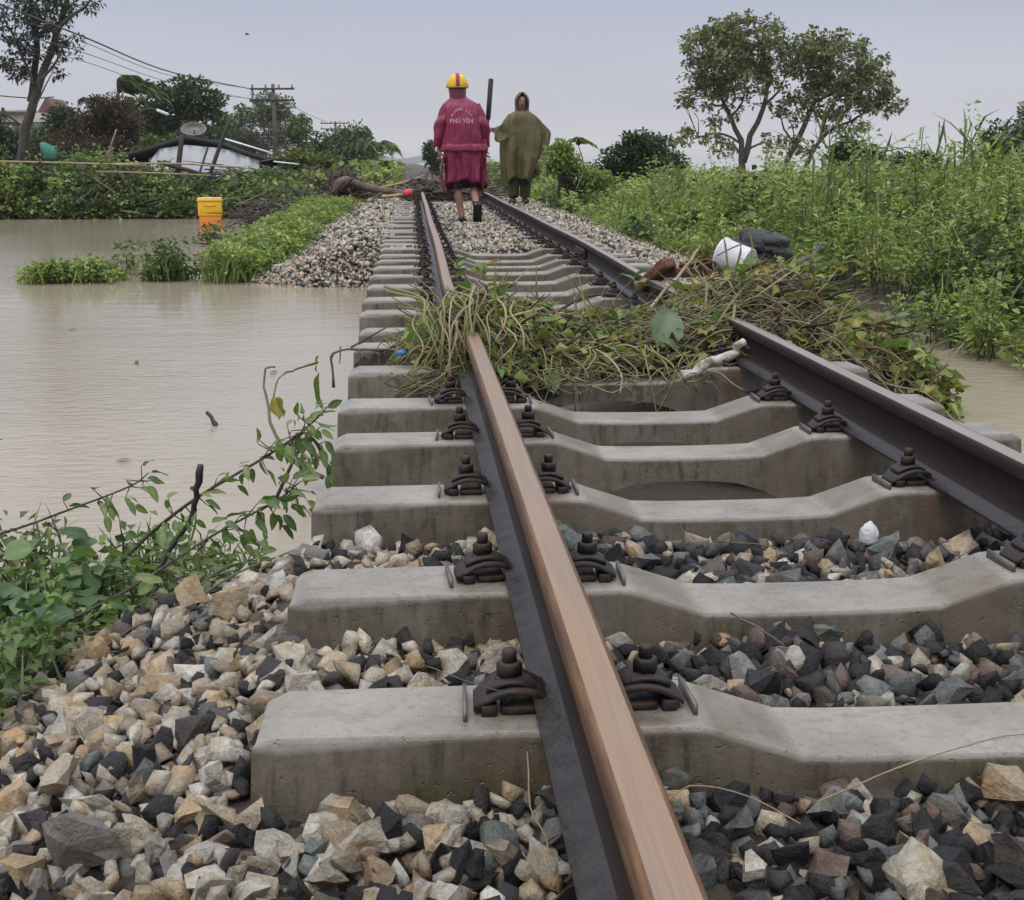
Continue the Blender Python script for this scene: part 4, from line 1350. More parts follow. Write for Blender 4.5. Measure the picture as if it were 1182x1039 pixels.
for i in range(1500):
    x = rs.uniform(-.70, 1.58)
    if i < 420:
        x = rs.normal(-.42, .17)
    yc, w, c = heap_par(x)
    y = yc + w * rs.uniform(-1, 1) * .92
    brown = rs.uniform() < np.interp(x, [-.5, .2, .9, 1.5], [.3, .5, .7, .35])
    az = rs.normal(0, .55) + (PI if rs.uniform() < .5 else 0) + (.35 if x > .3 else 0)
    if x < -.1 and rs.uniform() < .45:
        az = rs.uniform(0, 2 * PI)
    l = rs.uniform(.12, .55) if x < -.1 else rs.uniform(.2, .8)
    P = strand(x, y, az, l, 0, curl=.5 if i % 3 else 1.3, n=9)
    r_ = .0018 + .0052 * rs.beta(1.2, 2.6)
    v, f = tube(P, np.linspace(r_, r_ * .5, len(P)), 4, False)
    col = np.array(STEMC[rs.choice([2, 3, 4, 5] if brown else [0, 1, 1, 6, 0, 5])]) * rs.uniform(.7, 1.25)
    (acc_b if brown else acc_g).add(v, f, col)
o = acc_g.build('green_stems', M['stem'], HEAP, True); o['kind'] = 'stuff'
o = acc_b.build('brown_stems', M['stem'], HEAP, True); o['kind'] = 'stuff'
# strands hanging over the rail head and down the front
acc = Acc()
for i in range(75):
    x = rs.normal(-.58, .10) if i < 55 else rs.uniform(-.3, .4)
    y = 4.42 + rs.uniform(-.05, .12) + .15 * abs(x + .55)
    top = .20 + rs.uniform(-.05, .08) if i < 55 else .05
    P = [(x + rs.normal(0, .08), y + .3, top + .02), (x + rs.normal(0, .03), y + .08, top), (x + rs.normal(0, .03), y - .03, top - .06), (x + rs.normal(0, .04), y - .05 - rs.uniform(0, .05), top - rs.uniform(.12, .26))]
    P = smooth_line(P, 12)
    r_ = rs.uniform(.003, .006)
    v, f = tube(P, np.linspace(r_, r_ * .6, len(P)), 5, True)
    acc.add(v, f, np.array(STEMC[rs.choice([0, 1, 5, 4])]) * rs.uniform(.8, 1.3))
o = acc.build('hanging_strands', M['stem'], HEAP, True); o['kind'] = 'stuff'

# limp leaf scraps, dry blades and bits matted among the stems
acc = Acc()
for (n_, L0, wd, pal, lo, hi) in [(900, .05, .30, YELLOWG + GREEN, -.75, 1.65), (700, .045, .25, [(.16, .10, .055), (.22, .15, .09), (.08, .055, .035)], -.7, 1.6), (520, .06, .34, GREEN + YELLOWG[:2], .95, 1.68), (900, .055, .32, GREEN + YELLOWG[:2], -.75, .1)]:
    x = rs.uniform(lo, hi, n_)
    yc, w, c = heap_par(x)
    y = yc + w * rs.uniform(-1, .95, n_)
    z = heap_h(x, y) + rs.uniform(-.01, .06, n_)
    L_ = L0 * rs.uniform(.5, 1.6, n_)
    v, f = leaves(np.stack([x, y, z], 1), rdir(n_, rs, .25), L_, L_ * wd, rs, .5, .35)
    acc.add(v, f, tints(n_, pal, 4, rs, .3))
for i in range(190):                             # snapped twigs and bark
    x = rs.uniform(-.7, 1.5); yc, w, c = heap_par(x); y = yc + w * rs.uniform(-.95, .9)
    z = float(heap_h(x, y)) + rs.uniform(-.01, .05)
    a = rs.normal(0, .8); l = rs.uniform(.06, .28); e = (x + math.cos(a) * l, y + math.sin(a) * l * .7, z + rs.uniform(-.05, .09))
    r_ = rs.uniform(.003, .009)
    v, f = tube([(x, y, z), ((x + e[0]) / 2, (y + e[1]) / 2, (z + e[2]) / 2 + rs.normal(0, .01)), e], [r_, r_ * .9, r_ * .6], 5)
    acc.add(v, f, np.array([(.06, .042, .03), (.12, .08, .05), (.035, .027, .022), (.20, .15, .10)][rs.randint(4)]))
n_ = 420
x = rs.uniform(-.7, 1.55, n_); yc, w, c = heap_par(x); y = yc + w * rs.uniform(-.95, .9, n_)
v, f = blades(np.stack([x, y, heap_h(x, y) + .01], 1), np.stack([rs.normal(0, 1, n_), rs.normal(0, .5, n_), rs.uniform(.1, .7, n_)], 1), rs.uniform(.12, .4, n_), .005, rs, .8)
acc.add(v, f, tints(n_, [(.34, .28, .16), (.24, .22, .09), (.16, .11, .07), (.20, .24, .08)], 5, rs))
o = acc.build('leaf_scraps', M['leaf'], HEAP); o['kind'] = 'stuff'

# leaf shapes shared by alike leaves: a folded, slightly cupped blade with a stalk, length 1 along +x
def leaf_mesh(name, wid, mat, tint, seed, round_=False, wilt=0.):
    r = np.random.RandomState(seed)
    n = 8
    V, F, T = [], [], []
    for i in range(n + 1):
        t_ = i / n
        if round_:
            w = wid * math.sqrt(max(0, 1 - (2 * t_ - 1) ** 2)) * (1 if t_ > .15 else .9)
        else:
            w = wid * (math.sin(PI * t_ ** .8)) ** .8
        z = -.22 * (1 + wilt) * t_ ** 2
        ww = max(w, .004)
        cup = .28 * w + wilt * .25 * math.sin(t_ * 9)
        for s in (-1, -.5, 0, .5, 1):
            V.append((t_, s * ww, z + cup * abs(s) ** 1.4 + .02 * math.sin(t_ * 11 + s * 4 + seed)))
            T.append(np.array(tint) * ((1.25 if s == 0 else 1.0) * r.uniform(.88, 1.1)))
    for i in range(n):
        for j in range(4):
            F.append((i * 5 + j, (i + 1) * 5 + j, (i + 1) * 5 + j + 1, i * 5 + j + 1))
    o = build(name, V, np.array(F), M[mat], None, np.array(T), True)
    me = o.data
    bpy.data.objects.remove(o)
    return me
LM = {'green': [leaf_mesh('leaf', .30, 'leaf', c, i) for i, c in enumerate([(.075, .15, .035), (.11, .19, .05), (.15, .21, .06)])],
      'yellow': [leaf_mesh('leaf', .34, 'leaf', c, 5 + i, wilt=.5) for i, c in enumerate([(.26, .27, .06), (.34, .30, .09), (.20, .24, .07)])],
      'brown': [leaf_mesh('leaf', .28, 'leaf_dull', c, 9 + i, wilt=1.2) for i, c in enumerate([(.17, .11, .06), (.24, .17, .10), (.10, .065, .04)])],
      'round': [leaf_mesh('broad_leaf', .50, 'leaf', c, 12 + i, True) for i, c in enumerate([(.08, .145, .06), (.11, .19, .075), (.15, .24, .09), (.065, .115, .055)])],
      'pale': [leaf_mesh('leaf', .42, 'leaf', (.20, .27, .17), 20, True)],
      'twigleaf': [leaf_mesh('leaflet', .22, 'leaf', c, 25 + i) for i, c in enumerate([(.12, .20, .06), (.18, .26, .085), (.09, .15, .05), (.23, .26, .11)])]}
def put_leaf(kind, parent, p, d, size, roll=0., name=None):
    me = LM[kind][rs.randint(len(LM[kind]))]
    o = bpy.data.objects.new(name or me.name.split('.')[0], me)
    COL.objects.link(o)
    o.parent = parent
    o.location = Vector(p) - wloc(parent)
    d = Vector(d).normalized()
    q = d.to_track_quat('X', 'Z')
    o.rotation_mode = 'QUATERNION'
    o.rotation_quaternion = q @ Matrix.Rotation(roll, 3, 'X').to_quaternion()
    o.scale = (size, size, size)
    return o
for i in range(285):
    x = rs.uniform(-.75, 1.6) if i < 175 else min(rs.normal(1.35, .22), 1.66)
    yc, w, c = heap_par(x)
    y = yc + w * rs.uniform(-.95, .8)
    z = float(heap_h(x, y)) + rs.uniform(.02, .07)
    k = rs.choice(['green', 'yellow', 'brown', 'green', 'yellow'], p=[.25, .3, .15, .15, .15])
    a = rs.uniform(0, 2 * PI)
    put_leaf(k, HEAP, (x, y, z), (math.cos(a), math.sin(a), rs.uniform(-.1, .9)), rs.uniform(.04, .10), rs.normal(0, .7))
o = put_leaf('pale', HEAP, (.20, 4.66, .055), (.42, .25, .75), .17, 1.2); o['label'] = 'large pale green oval leaf standing up on the heap'
put_leaf('green', HEAP, (-.64, 4.65, .22), (-.2, -.4, -.75), .15, .4); put_leaf('green', HEAP, (-.72, 4.72, .14), (-.3, -.3, -.8), .14, -.4); put_leaf('green', HEAP, (-.30, 4.6, .16), (.4, -.3, .2), .11, .2)
# upright young shoots that still grow out of the heap
for (x, y, h) in [(-.55, 4.95, .20), (-.50, 4.9, .15), (.12, 5.15, .22), (.60, 5.0, .16), (.95, 5.2, .15), (1.22, 5.6, .22), (1.38, 5.7, .22), (1.5, 5.5, .16), (.66, 5.1, .1)]:
    z = float(heap_h(x, y))
    P = smooth_line([(x, y, z - .02), (x + rs.normal(0, .02), y, z + h * .5), (x + rs.normal(0, .05), y + rs.normal(0, .03), z + h)], 8)
    v, f = tube(P, np.linspace(.006, .003, len(P)), 5)
    build('shoot', v, f, M['stem'], HEAP, np.tile((.15, .20, .06), (len(v), 1)), True)
    for j in range(4):
        a = rs.uniform(0, 2 * PI)
        put_leaf('yellow' if rs.uniform() < .5 else 'green', HEAP, P[-1] - np.array([0, 0, .02 * j]), (math.cos(a), math.sin(a), .7), rs.uniform(.06, .09))

def stick(name, pts, r0, r1, mat, label, cat, n=14, sides=7, tint=None, group=None, twigs=(), leafy=None):
    root = thing(name, pts[0], label, cat, group) if twigs or leafy else None
    P = smooth_line(pts, n)
    P[1:-1] += rs.normal(0, r0 * .35, P[1:-1].shape)
    v, f = tube(P, np.linspace(r0, r1, len(P)) * (1 + .12 * rs.normal(0, 1, len(P))), sides)
    if root is None:
        o = build(name, v, f, M[mat], None, smooth=True, loc=pts[0])
        return setp(o, label, cat, group)
    build('stem', v, f, M[mat], root, smooth=True)
    for a, b, rr in twigs:
        Q = smooth_line([a, (np.array(a) + np.array(b)) / 2 + rs.normal(0, .01, 3), b], 6)
        v, f = tube(Q, np.linspace(rr, rr * .5, len(Q)), 5)
        build('twig', v, f, M[mat], root, smooth=True)
    return root

# rubbish caught in and behind the heap
def crumple(name, c, r, mat, label, cat, seed, amp=.35, sub=4, smooth=False):
    bm = bmesh.new()
    bmesh.ops.create_icosphere(bm, subdivisions=sub, radius=1)
    rr = np.random.RandomState(seed)
    K = rr.normal(0, 2.6, (9, 3)); ph = rr.uniform(0, 6, 9)
    for v in bm.verts:
        p = np.array(v.co)
        f = sum(abs(math.sin(K[i] @ p + ph[i])) / (1 + .25 * i) for i in range(9)) / 4.2
        v.co = v.co * (1 - amp + amp * 1.6 * f)
    for v in bm.verts:
        v.co = (v.co.x * r[0], v.co.y * r[1], max(v.co.z, -.55) * r[2])
    me = bpy.data.meshes.new(name)
    bm.to_mesh(me); bm.free()
    me.materials.append(mat)
    if smooth:
        me.polygons.foreach_set('use_smooth', np.ones(len(me.polygons), dtype=bool))
    o = bpy.data.objects.new(name, me)
    COL.objects.link(o)
    o.location = c
    return setp(o, label, cat)
M['bag'] = simple('black_plastic', (.009, .009, .011), .42, .3, 8, bump=1.0, bdist=.05, bscale=16)
M['white_plastic'] = plastic('white_plastic', (.72, .73, .76), .3)
crumple('rubbish_bag', (1.06, 6.30, .30), (.155, .14, .115), M['bag'], 'black crumpled plastic rubbish bag dumped behind the vine heap', 'rubbish bag', 5, .30, 5, True)
bk = thing('bucket', (.87, 6.05, .285), 'white plastic bucket lying on its side against the black bag', 'bucket')
prof = [(0, .004), (.066, .004), (.070, 0), (.075, .004), (.086, .15), (.092, .152), (.092, .162), (.084, .162), (.070, .014), (0, .012)]
v, f = lathe(prof, 26)
m = np.array(Vector((-.72, .66, .22)).to_track_quat('Z', 'Y').to_matrix())
v = (v - np.array([0, 0, .08])) @ m.T
build('body', v, f, M['white_plastic'], bk, smooth=True, world=False)
P = np.array([(.084 * math.cos(a), .084 * math.sin(a), .15 - .085 * math.sin(a)) for a in np.linspace(0.05, PI - .05, 16)])
v, f = tube((P - np.array([0, 0, .08])) @ m.T, .003, 5)
build('handle', v, f, M['zinc'], bk, smooth=True, world=False)
stick('bare_branch', [(1.17, 6.3, .20), (1.27, 6.35, .235), (1.34, 6.4, .25), (1.385, 6.4, .29), (1.41, 6.42, .35)], .022, .007, 'bark_pale', 'grey bare branch with a forked tip sticking up right of the rubbish bag', 'branch', twigs=[((1.36, 6.4, .26), (1.50, 6.42, .36), .008), ((1.30, 6.36, .24), (1.40, 6.3, .20), .009)])
M['rotten'] = simple('rotten_wood', (.14, .065, .038), .8, .5, 9, bump=1, bdist=.03)
st = thing('rotten_stump', (.62, 6.35, .12), 'reddish brown rotten timber chunk left of the white bucket', 'timber')
v, f = bar((.50, 6.3, .20), (.83, 6.2, .21), .07, .05); bevel(build('plank', v, f, M['rotten'], st), .01)
v, f = bar((.47, 6.45, .10), (.56, 6.2, .26), .09, .06); bevel(build('block', v, f, M['rotten'], st), .015)
for i in range(5):
    P = smooth_line([(.62 + .05 * i, 6.2, .24), (.68 + .06 * i, 6.1 - .04 * i, .28 + .02 * math.sin(i * 3)), (.74 + .07 * i, 6.0, .20)], 8)
    v, f = tube(P, np.linspace(.012, .005, len(P)), 6)
    build('splinter', v, f, M['rotten'], st, smooth=True)
# broken pale foam-like chunk on the rail side
t = NT('pale_chunk')
n = t.noise(25, 5)
t.set(t.ramp(n, [(.38, (.20, .15, .10)), (.5, (.50, .46, .40)), (.7, (.62, .60, .56))]), .8)
t.bump(n, .8, .02)
M['chunk'] = t.m
stick('pale_driftwood', [(.235, 4.36, -.01), (.30, 4.37, .02), (.38, 4.36, .045), (.43, 4.34, .08), (.462, 4.36, .115)], .022, .017, 'chunk', 'short whitish peeled stick lying from the sleeper up to the right rail', 'stick', n=10)
crumple('blue_plastic_scrap', (-.80, 4.62, .05), (.022, .016, .014), plastic('blue_plastic', (.05, .16, .42)), 'small blue plastic scrap at the left foot of the vine heap', 'litter', 7, .3, 2, True)
crumple('white_foam_lump', (.265, 2.545, -.06), (.019, .016, .030), simple('white_foam', (.66, .66, .67), .8, .1, 30, bump=.5), 'small white foam lump lying on the dark stones between second and third sleeper', 'litter', 8, .35, 3, True)
# long brown cane in front of the bucket and thin dark vine hooped over the sleepers
stick('dry_cane', [(.22, 5.35, .02), (.42, 5.6, .18), (.60, 5.85, .30), (.66, 6.0, .34)], .010, .006, 'pale_wood', 'long pale dry cane slanting up the back of the heap by the rotten timber', 'cane', n=10)
stick('dark_vine', [(-.08, 5.75, .06), (.05, 5.75, .13), (.17, 5.7, .155), (.25, 5.6, .13), (.29, 5.5, .05), (.29, 5.45, -.02)], .006, .004, 'black_stick', 'thin dark vine hooped between the far sleepers and the heap', 'vine', n=16)
rt_ = stick('dark_branch', [(-1.07, 4.73, -.10), (-1.075, 4.74, .005), (-1.06, 4.755, .035), (-.98, 4.80, .04), (-.86, 4.82, .03), (-.74, 4.85, .02)], .0055, .0045, 'driftwood', 'dark crooked branch poking out left over the water from the heap', 'branch', n=16,
            twigs=[((-1.04, 4.77, .055), (-1.045, 4.76, -.01), .004), ((-.97, 4.79, .04), (-.965, 4.78, -.04), .005), ((-.88, 4.82, .03), (-.875, 4.80, -.05), .007), ((-1.0, 4.79, .05), (-.82, 4.95, .13), .005)])
vt = stick('trailing_vine', [(-1.13, 4.74, .0), (-1.20, 4.62, -.005), (-1.26, 4.55, -.03), (-1.28, 4.5, -.10)], .005, .003, 'stem', 'thin trailing vine with a yellow leaf and a green leaf left of the sixth sleeper', 'vine', n=12, leafy=True)
for o in vt.children:
    o.data.color_attributes.new('tint', 'FLOAT_COLOR', 'POINT').data.foreach_set('color', np.tile((.2, .2, .08, 1), len(o.data.vertices)).astype(np.float32))
put_leaf('yellow', vt, (-1.28, 4.5, -.09), (.3, -.2, -.7), .085, .4); put_leaf('yellow', vt, (-1.275, 4.5, -.1), (.5, .1, -.6), .07, -.5); put_leaf('green', vt, (-1.12, 4.66, -.03), (-.1, -.1, -1), .15, .9); put_leaf('yellow', vt, (-1.12, 4.7, .03), (-.3, 0, -.6), .06)
vt = stick('curled_shoot', [(-1.07, 4.06, -.29), (-1.15, 4.12, -.27), (-1.24, 4.2, -.17), (-1.28, 4.3, -.05), (-1.285, 4.35, .035), (-1.25, 4.36, .045)], .008, .0035, 'stem', 'curled bare shoot bending out of the water beside the fourth sleeper', 'shoot', n=16, leafy=True)
for o in vt.children:
    o.data.color_attributes.new('tint', 'FLOAT_COLOR', 'POINT').data.foreach_set('color', np.tile((.16, .14, .07, 1), len(o.data.vertices)).astype(np.float32))
put_leaf('brown', vt, (-1.19, 4.15, -.22), (.2, .1, .6), .08); put_leaf('green', vt, (-1.13, 4.1, -.27), (.5, 0, .5), .07); put_leaf('brown', vt, (-1.15, 4.13, -.25), (.7, 0, .3), .08)
stick('floating_stick', [(-1.66, 5.28, -.30), (-1.63, 5.25, -.33), (-1.60, 5.2, -.37)], .008, .012, 'black_stick', 'short black stick poking out of the calm water left of the sleepers', 'stick', n=6)
stick('floating_twig', [(-2.9, 5.0, -.352), (-2.65, 5.05, -.345), (-2.45, 5.02, -.352)], .006, .004, 'black_stick', 'thin dark twig afloat at the left edge of the water', 'twig', n=8)
stick('floating_reed', [(-4.9, 10.2, -.35), (-4.55, 10.25, -.33), (-4.3, 10.2, -.35)], .012, .01, 'black_stick', 'dark reed stem afloat in front of the long low weed clump', 'reed', n=8)

# ------------------------------------------------------------------ foreground growth at the left
rs = np.random.RandomState(101)
def slope(x, y):
    return np.maximum(ground_h(x, y), WZ)
CRE = thing('creeper', (-1.5, 2.75, -.25), 'broad-leaved green creeper spilling over the stones at the near left water edge', 'creeper')
acc = Acc()
n = 120
x = rs.uniform(-2.25, -1.2, n); y = rs.uniform(2.15, 3.3, n)
m = (x < np.interp(y, [2.1, 2.4, 2.7, 3.0, 3.3], [-1.56, -1.47, -1.36, -1.22, -1.15])) & (x > np.interp(y, [2.1, 3.3], [-2.0, -2.05]))
x, y = x[m], y[m]
acc2 = Acc()
H = rs.uniform(.10, .22, len(x)) * np.interp(x, [-2.0, -1.6, -1.2], [1, 1, .6])
weeds(acc2, x, y, slope(x, y) - .02, H, 34, np.full(len(x), .032), rs, [(.13, .20, .06), (.18, .26, .08), (.23, .29, .10), (.075, .12, .04)], .085, .0, .34)
grass(acc2, x[:60], y[:60], slope(x, y)[:60], 9, H[:60] * 1.1, .0035, rs, [(.10, .15, .05), (.15, .18, .08), (.05, .08, .03)], 1.0, .06)
o = acc2.build('small_leaves', M['leaf'], CRE); o['kind'] = 'stuff'
for i in range(34):
    x0 = rs.uniform(-1.75, -1.25); y0 = rs.uniform(2.3, 3.1)
    z0 = float(slope(x0, y0)) + .02
    a = rs.uniform(-.2, .9)
    P = [(x0, y0, z0), (x0 + .15 * math.cos(a), y0 + .12 * math.sin(a), z0 + rs.uniform(.03, .08)), (x0 + .32 * math.cos(a), y0 + .26 * math.sin(a), z0 + rs.uniform(.02, .1))]
    v, f = tube(smooth_line(P, 8), np.linspace(.0035, .0018, 9), 4)
    acc.add(v, f, (.085, .075, .04) if i % 3 else (.10, .13, .05))
acc.build('runners', M['stem'], CRE, True)['kind'] = 'stuff'
for i in range(74):
    y0 = rs.uniform(2.35, 3.0)
    x0 = rs.uniform(-1.85, np.interp(y0, [2.3, 2.7, 3.0], [-1.55, -1.47, -1.40]))
    z0 = float(slope(x0, y0)) + rs.uniform(.09, .19)
    a = rs.uniform(0, 2 * PI)
    put_leaf('round', CRE, (x0, y0, z0), (math.cos(a) * .8, math.sin(a) * .8, rs.uniform(-.1, .5)), rs.uniform(.045, .075), rs.normal(0, .5), 'broad_leaf')
for i in range(170):
    y0 = rs.uniform(2.15, 3.15)
    x0 = np.interp(y0, [2.1, 2.4, 2.7, 3.0, 3.3], [-1.56, -1.47, -1.36, -1.20, -1.13]) + rs.uniform(-.34, .03)
    z0 = float(slope(x0, y0)) + rs.uniform(.04, .16)
    a = rs.uniform(0, 2 * PI)
    put_leaf('twigleaf', CRE, (x0, y0, z0), (math.cos(a), math.sin(a), rs.uniform(-.3, .6)), rs.uniform(.04, .07), rs.normal(0, .6), 'leaf')

def leafy_branch(label, pts, r0, leafspots, seed, size=.044, wood='bark', extra=()):
    r = np.random.RandomState(seed)
    root = thing('leafy_branch', pts[0], label, 'branch', 'leafy branches lying over the flood edge')
    P = smooth_line(pts, 24)
    v, f = tube(P, np.linspace(r0, r0 * .4, len(P)), 6)
    build('stem', v, f, M[wood], root, smooth=True)
    for t0, t1, n in leafspots:
        for k in range(n):
            t_ = r.uniform(t0, t1)
            p = P[min(int(t_ * (len(P) - 1)), len(P) - 1)]
            i_ = min(int(t_ * (len(P) - 1)), len(P) - 2)
            d = unit(P[i_ + 1] - P[i_])
            a = r.uniform(0, 2 * PI)
            out = np.array([math.cos(a) * .5, math.sin(a) * .7, r.uniform(-.9, .8)])
            q = p + unit(out) * r.uniform(.02, .07)
            if k % 2 == 0:
                v, f = tube([p, (p + q) / 2, q], [.0018, .0015, .001], 4, False)
                build('twig', v, f, M[wood], root)
            put_leaf('twigleaf', root, q, out + d * .6 + np.array([0, 0, -.5]), size * r.uniform(.6, 1.25), r.normal(0, .8))
    return root
leafy_branch('long bare-stemmed branch reaching in from the left edge, drooping leaflets at its tip', [(-2.1, 3.05, -.22), (-1.83, 3.1, -.175), (-1.65, 3.1, -.115), (-1.49, 3.1, -.055), (-1.44, 3.1, -.02)], .0042, [(.62, 1, 22), (.2, .6, 8)], 111)
leafy_branch('leafy branch rising from the creeper towards the end of the fourth sleeper', [(-1.50, 2.95, -.22), (-1.42, 3.0, -.15), (-1.30, 3.0, -.06), (-1.14, 3.02, .03), (-1.05, 3.05, .085), (-1.0, 3.1, .12)], .0052, [(.3, .6, 22), (.6, 1.0, 52)], 112)
leafy_branch('low leafy branch lying along the edge of the pale stones below the other branches', [(-1.53, 2.55, -.22), (-1.40, 2.72, -.19), (-1.25, 2.85, -.12), (-1.10, 2.95, -.06), (-1.05, 3.0, -.03)], .0045, [(.3, 1, 84)], 113)
leafy_branch('thin leafy shoot hanging beside the end of the fourth sleeper', [(-1.12, 3.1, -.10), (-1.06, 3.12, .02), (-1.02, 3.12, .06), (-.985, 3.12, -.02), (-.975, 3.12, -.06)], .005, [(.2, 1, 26)], 114, .045)
stick('black_stick', [(-1.40, 2.9, -.24), (-1.345, 2.94, -.15), (-1.305, 2.95, -.085), (-1.295, 2.95, -.03), (-1.28, 2.95, .035)], .006, .0085, 'black_stick', 'thick black broken stick standing out of the creeper over the water', 'stick', n=12)

# twigs on the near stones
TW = [('thin pale root lying down the stones along the left rail', [(-.62, 1.62, .02), (-.605, 1.52, -.03), (-.61, 1.42, -.055), (-.60, 1.32, -.04), (-.605, 1.25, -.03)], .0022),
      ('dry straw across the stones at the bottom right', [(-.25, 1.36, -.03), (-.12, 1.42, -.02), (.02, 1.46, -.005), (.14, 1.5, -.02)], .0022),
      ('dry yellow straw bent beside the right face of the near rail', [(-.46, 1.38, -.05), (-.40, 1.42, -.035), (-.33, 1.40, -.04), (-.27, 1.36, -.06)], .0020),
      ('thin wire-like root looped over the nearest left fastening', [(-.74, 1.62, .06), (-.69, 1.58, .055), (-.64, 1.56, .045), (-.595, 1.58, .03)], .0016),
      ('brown twig on the dark stones between the second and third sleeper', [(-.10, 2.5, -.05), (.0, 2.45, -.045), (.05, 2.42, -.06)], .0035),
      ('brown twig among the dark stones between the first and second sleeper', [(-.19, 2.02, -.03), (-.15, 1.96, -.04), (-.12, 1.92, -.055)], .0035)]
for lab, pts, r_ in TW:
    stick('dry_twig', pts, r_ * .6, r_ * .4, 'driftwood' if 'brown' in lab or 'wire' in lab else 'pale_wood', lab, 'twig', n=12, sides=5, group='dry twigs on the near stones')

# ------------------------------------------------------------------ far bank: ruined hut, poles, cool box, fallen tree
M['hut_roof'] = simple('roof_felt', (.035, .032, .034), .7, .4, 6, bump=.5, bdist=.02)
M['tarp'] = simple('white_tarpaulin', (.84, .85, .90), .5, .08, 3, bump=.5, bdist=.05, bscale=5)
M['old_wood'] = simple('old_wood', (.055, .045, .038), .85, .4, 10, bump=.6)
HUT = thing('ruined_hut', (-5.8, 29.5, -.2), 'low ruined hut with a sagging dark roof and white tarpaulin wall', 'hut')
ridge_pts = [(-7.75, .84), (-7.2, .98), (-6.58, 1.17), (-5.88, 1.36), (-5.5, 1.32), (-5.11, 1.22), (-4.6, 1.05), (-4.0, .86)]
V, F = [], []
for (x, z) in ridge_pts:
    for yy, dz_ in ((29.0, 0), (29.02, -.11), (31.2, -.28), (31.2, -.22), (30.2, -.04)):
        V.append((x, yy, z + dz_ + .02 * math.sin(x * 7)))
for i in range(len(ridge_pts) - 1):
    for j in range(5):
        k = (j + 1) % 5
        F.append((i * 5 + j, i * 5 + k, (i + 1) * 5 + k, (i + 1) * 5 + j))
build('roof', V, np.array(F), M['hut_roof'], HUT)
xs_ = np.linspace(-6.7, -4.25, 50)
V = []
for i, x in enumerate(xs_):
    zt = np.interp(x, [-6.7, -6.5, -5.9, -5.1, -4.25], [.80, 1.06, 1.15, 1.08, .88])
    for z in (.45, zt):
        V.append((x, 29.08 + .03 * math.sin(x * 17) + .02 * math.sin(x * 41), z))
F = [(2 * i, 2 * i + 2, 2 * i + 3, 2 * i + 1) for i in range(49)]
build('tarpaulin_wall', V, np.array(F), M['tarp'], HUT, smooth=True)
V, F = box((-6.0, 30.4, .25), (3.1, 1.2, 1.1)); build('inner_wall', V, F, M['old_wood'], HUT)
for a, b in [((-6.5, 29.3, -.2), (-6.42, 29.3, 1.1)), ((-5.52, 29.3, .3), (-5.15, 29.25, 1.2)), ((-4.95, 29.3, -.2), (-4.97, 29.3, 1.15)), ((-7.3, 29.2, -.2), (-7.25, 29.2, .95)), ((-4.4, 29.3, -.2), (-4.2, 29.3, .92)), ((-4.75, 29.35, .4), (-4.55, 29.3, .98))]:
    v, f = tube([a, b], .035, 6); build('post', v, f, M['old_wood'], HUT)
v, f = bar((-5.05, 29.15, 1.30), (-3.95, 29.1, .97), .25, .03); build('roof_sheet', v, f, M['tarp'], HUT)
v, f = bar((-3.9, 29.0, .78), (-3.35, 29.0, .72), .3, .03); build('roof_sheet', v, f, M['tarp'], HUT)
for k in range(5):
    v, f = bar((-4.1 + .12 * k, 28.7 + .1 * k, .62 - .06 * k), (-3.2 + .15 * k, 28.5, .50 - .07 * k), .18, .03)
    build('fallen_board', v, f, M['old_wood'] if k % 2 else M['zinc'], HUT)
DISH = thing('satellite_dish', (-5.78, 29.7, 1.38), 'grey satellite dish tipped over on the hut roof', 'satellite dish')
prof = [(0, .0), (.12, .012), (.22, .045), (.30, .09), (.305, .10), (.295, .10), (.21, .055), (.11, .02), (0, .01)]
v, f = lathe(prof, 24)
m = np.array(Matrix.Rotation(math.radians(-78), 3, 'X') @ Matrix.Rotation(0, 3, 'Z'))
m2 = np.diag([1, 1, .55]) @ np.array(Matrix.Rotation(math.radians(68), 3, 'X'))
v2 = v @ m2.T
build('bowl', v2 + np.array([0, 0, .12]), f, M['zinc'], DISH, smooth=True, world=False)
v, f = tube([(0, 0, -.05), (0, .05, .1)], .02, 6); build('mast', v, f, M['old_wood'], DISH, world=False)
v, f = tube([(0, -.02, .0), (.05, -.3, .1)], .012, 5); build('feed_arm', v, f, M['old_wood'], DISH, world=False)
POLES = [('leaning dark pole crossing in front of the hut roof', (-5.38, 27.2, -.3), (-4.61, 27.2, 1.62), .05), ('upright dark pole standing in the water before the hut', (-5.87, 27.0, -.4), (-5.58, 27.0, 1.34), .065),
         ('short pole propped beside the upright dark pole', (-5.62, 27.3, -.3), (-5.22, 28.0, 1.09), .03), ('dark plank slanting down to the right below the tarpaulin', (-6.11, 26.9, .77), (-4.2, 26.9, .24), .045),
         ('long bamboo rail lying across the creepers at the left', (-9.6, 26.2, .79), (-6.2, 26.2, .70), .022), ('bamboo rail running under the tarpaulin wall', (-7.0, 26.3, .73), (-4.3, 26.3, .66), .022),
         ('lower bamboo rail sagging under the other two', (-7.2, 26.1, .58), (-4.9, 26.1, .50), .018), ('thin stake leaning left among the creepers', (-7.6, 26.0, .1), (-8.3, 26.0, .80), .025),
         ('pair-side thick stump pole in the water below the upright pole', (-5.66, 27.0, -.4), (-5.62, 27.0, .45), .075), ('pale thin pole leaning before the brown thicket', (-7.45, 27.5, .5), (-7.05, 27.5, 1.45), .02)]
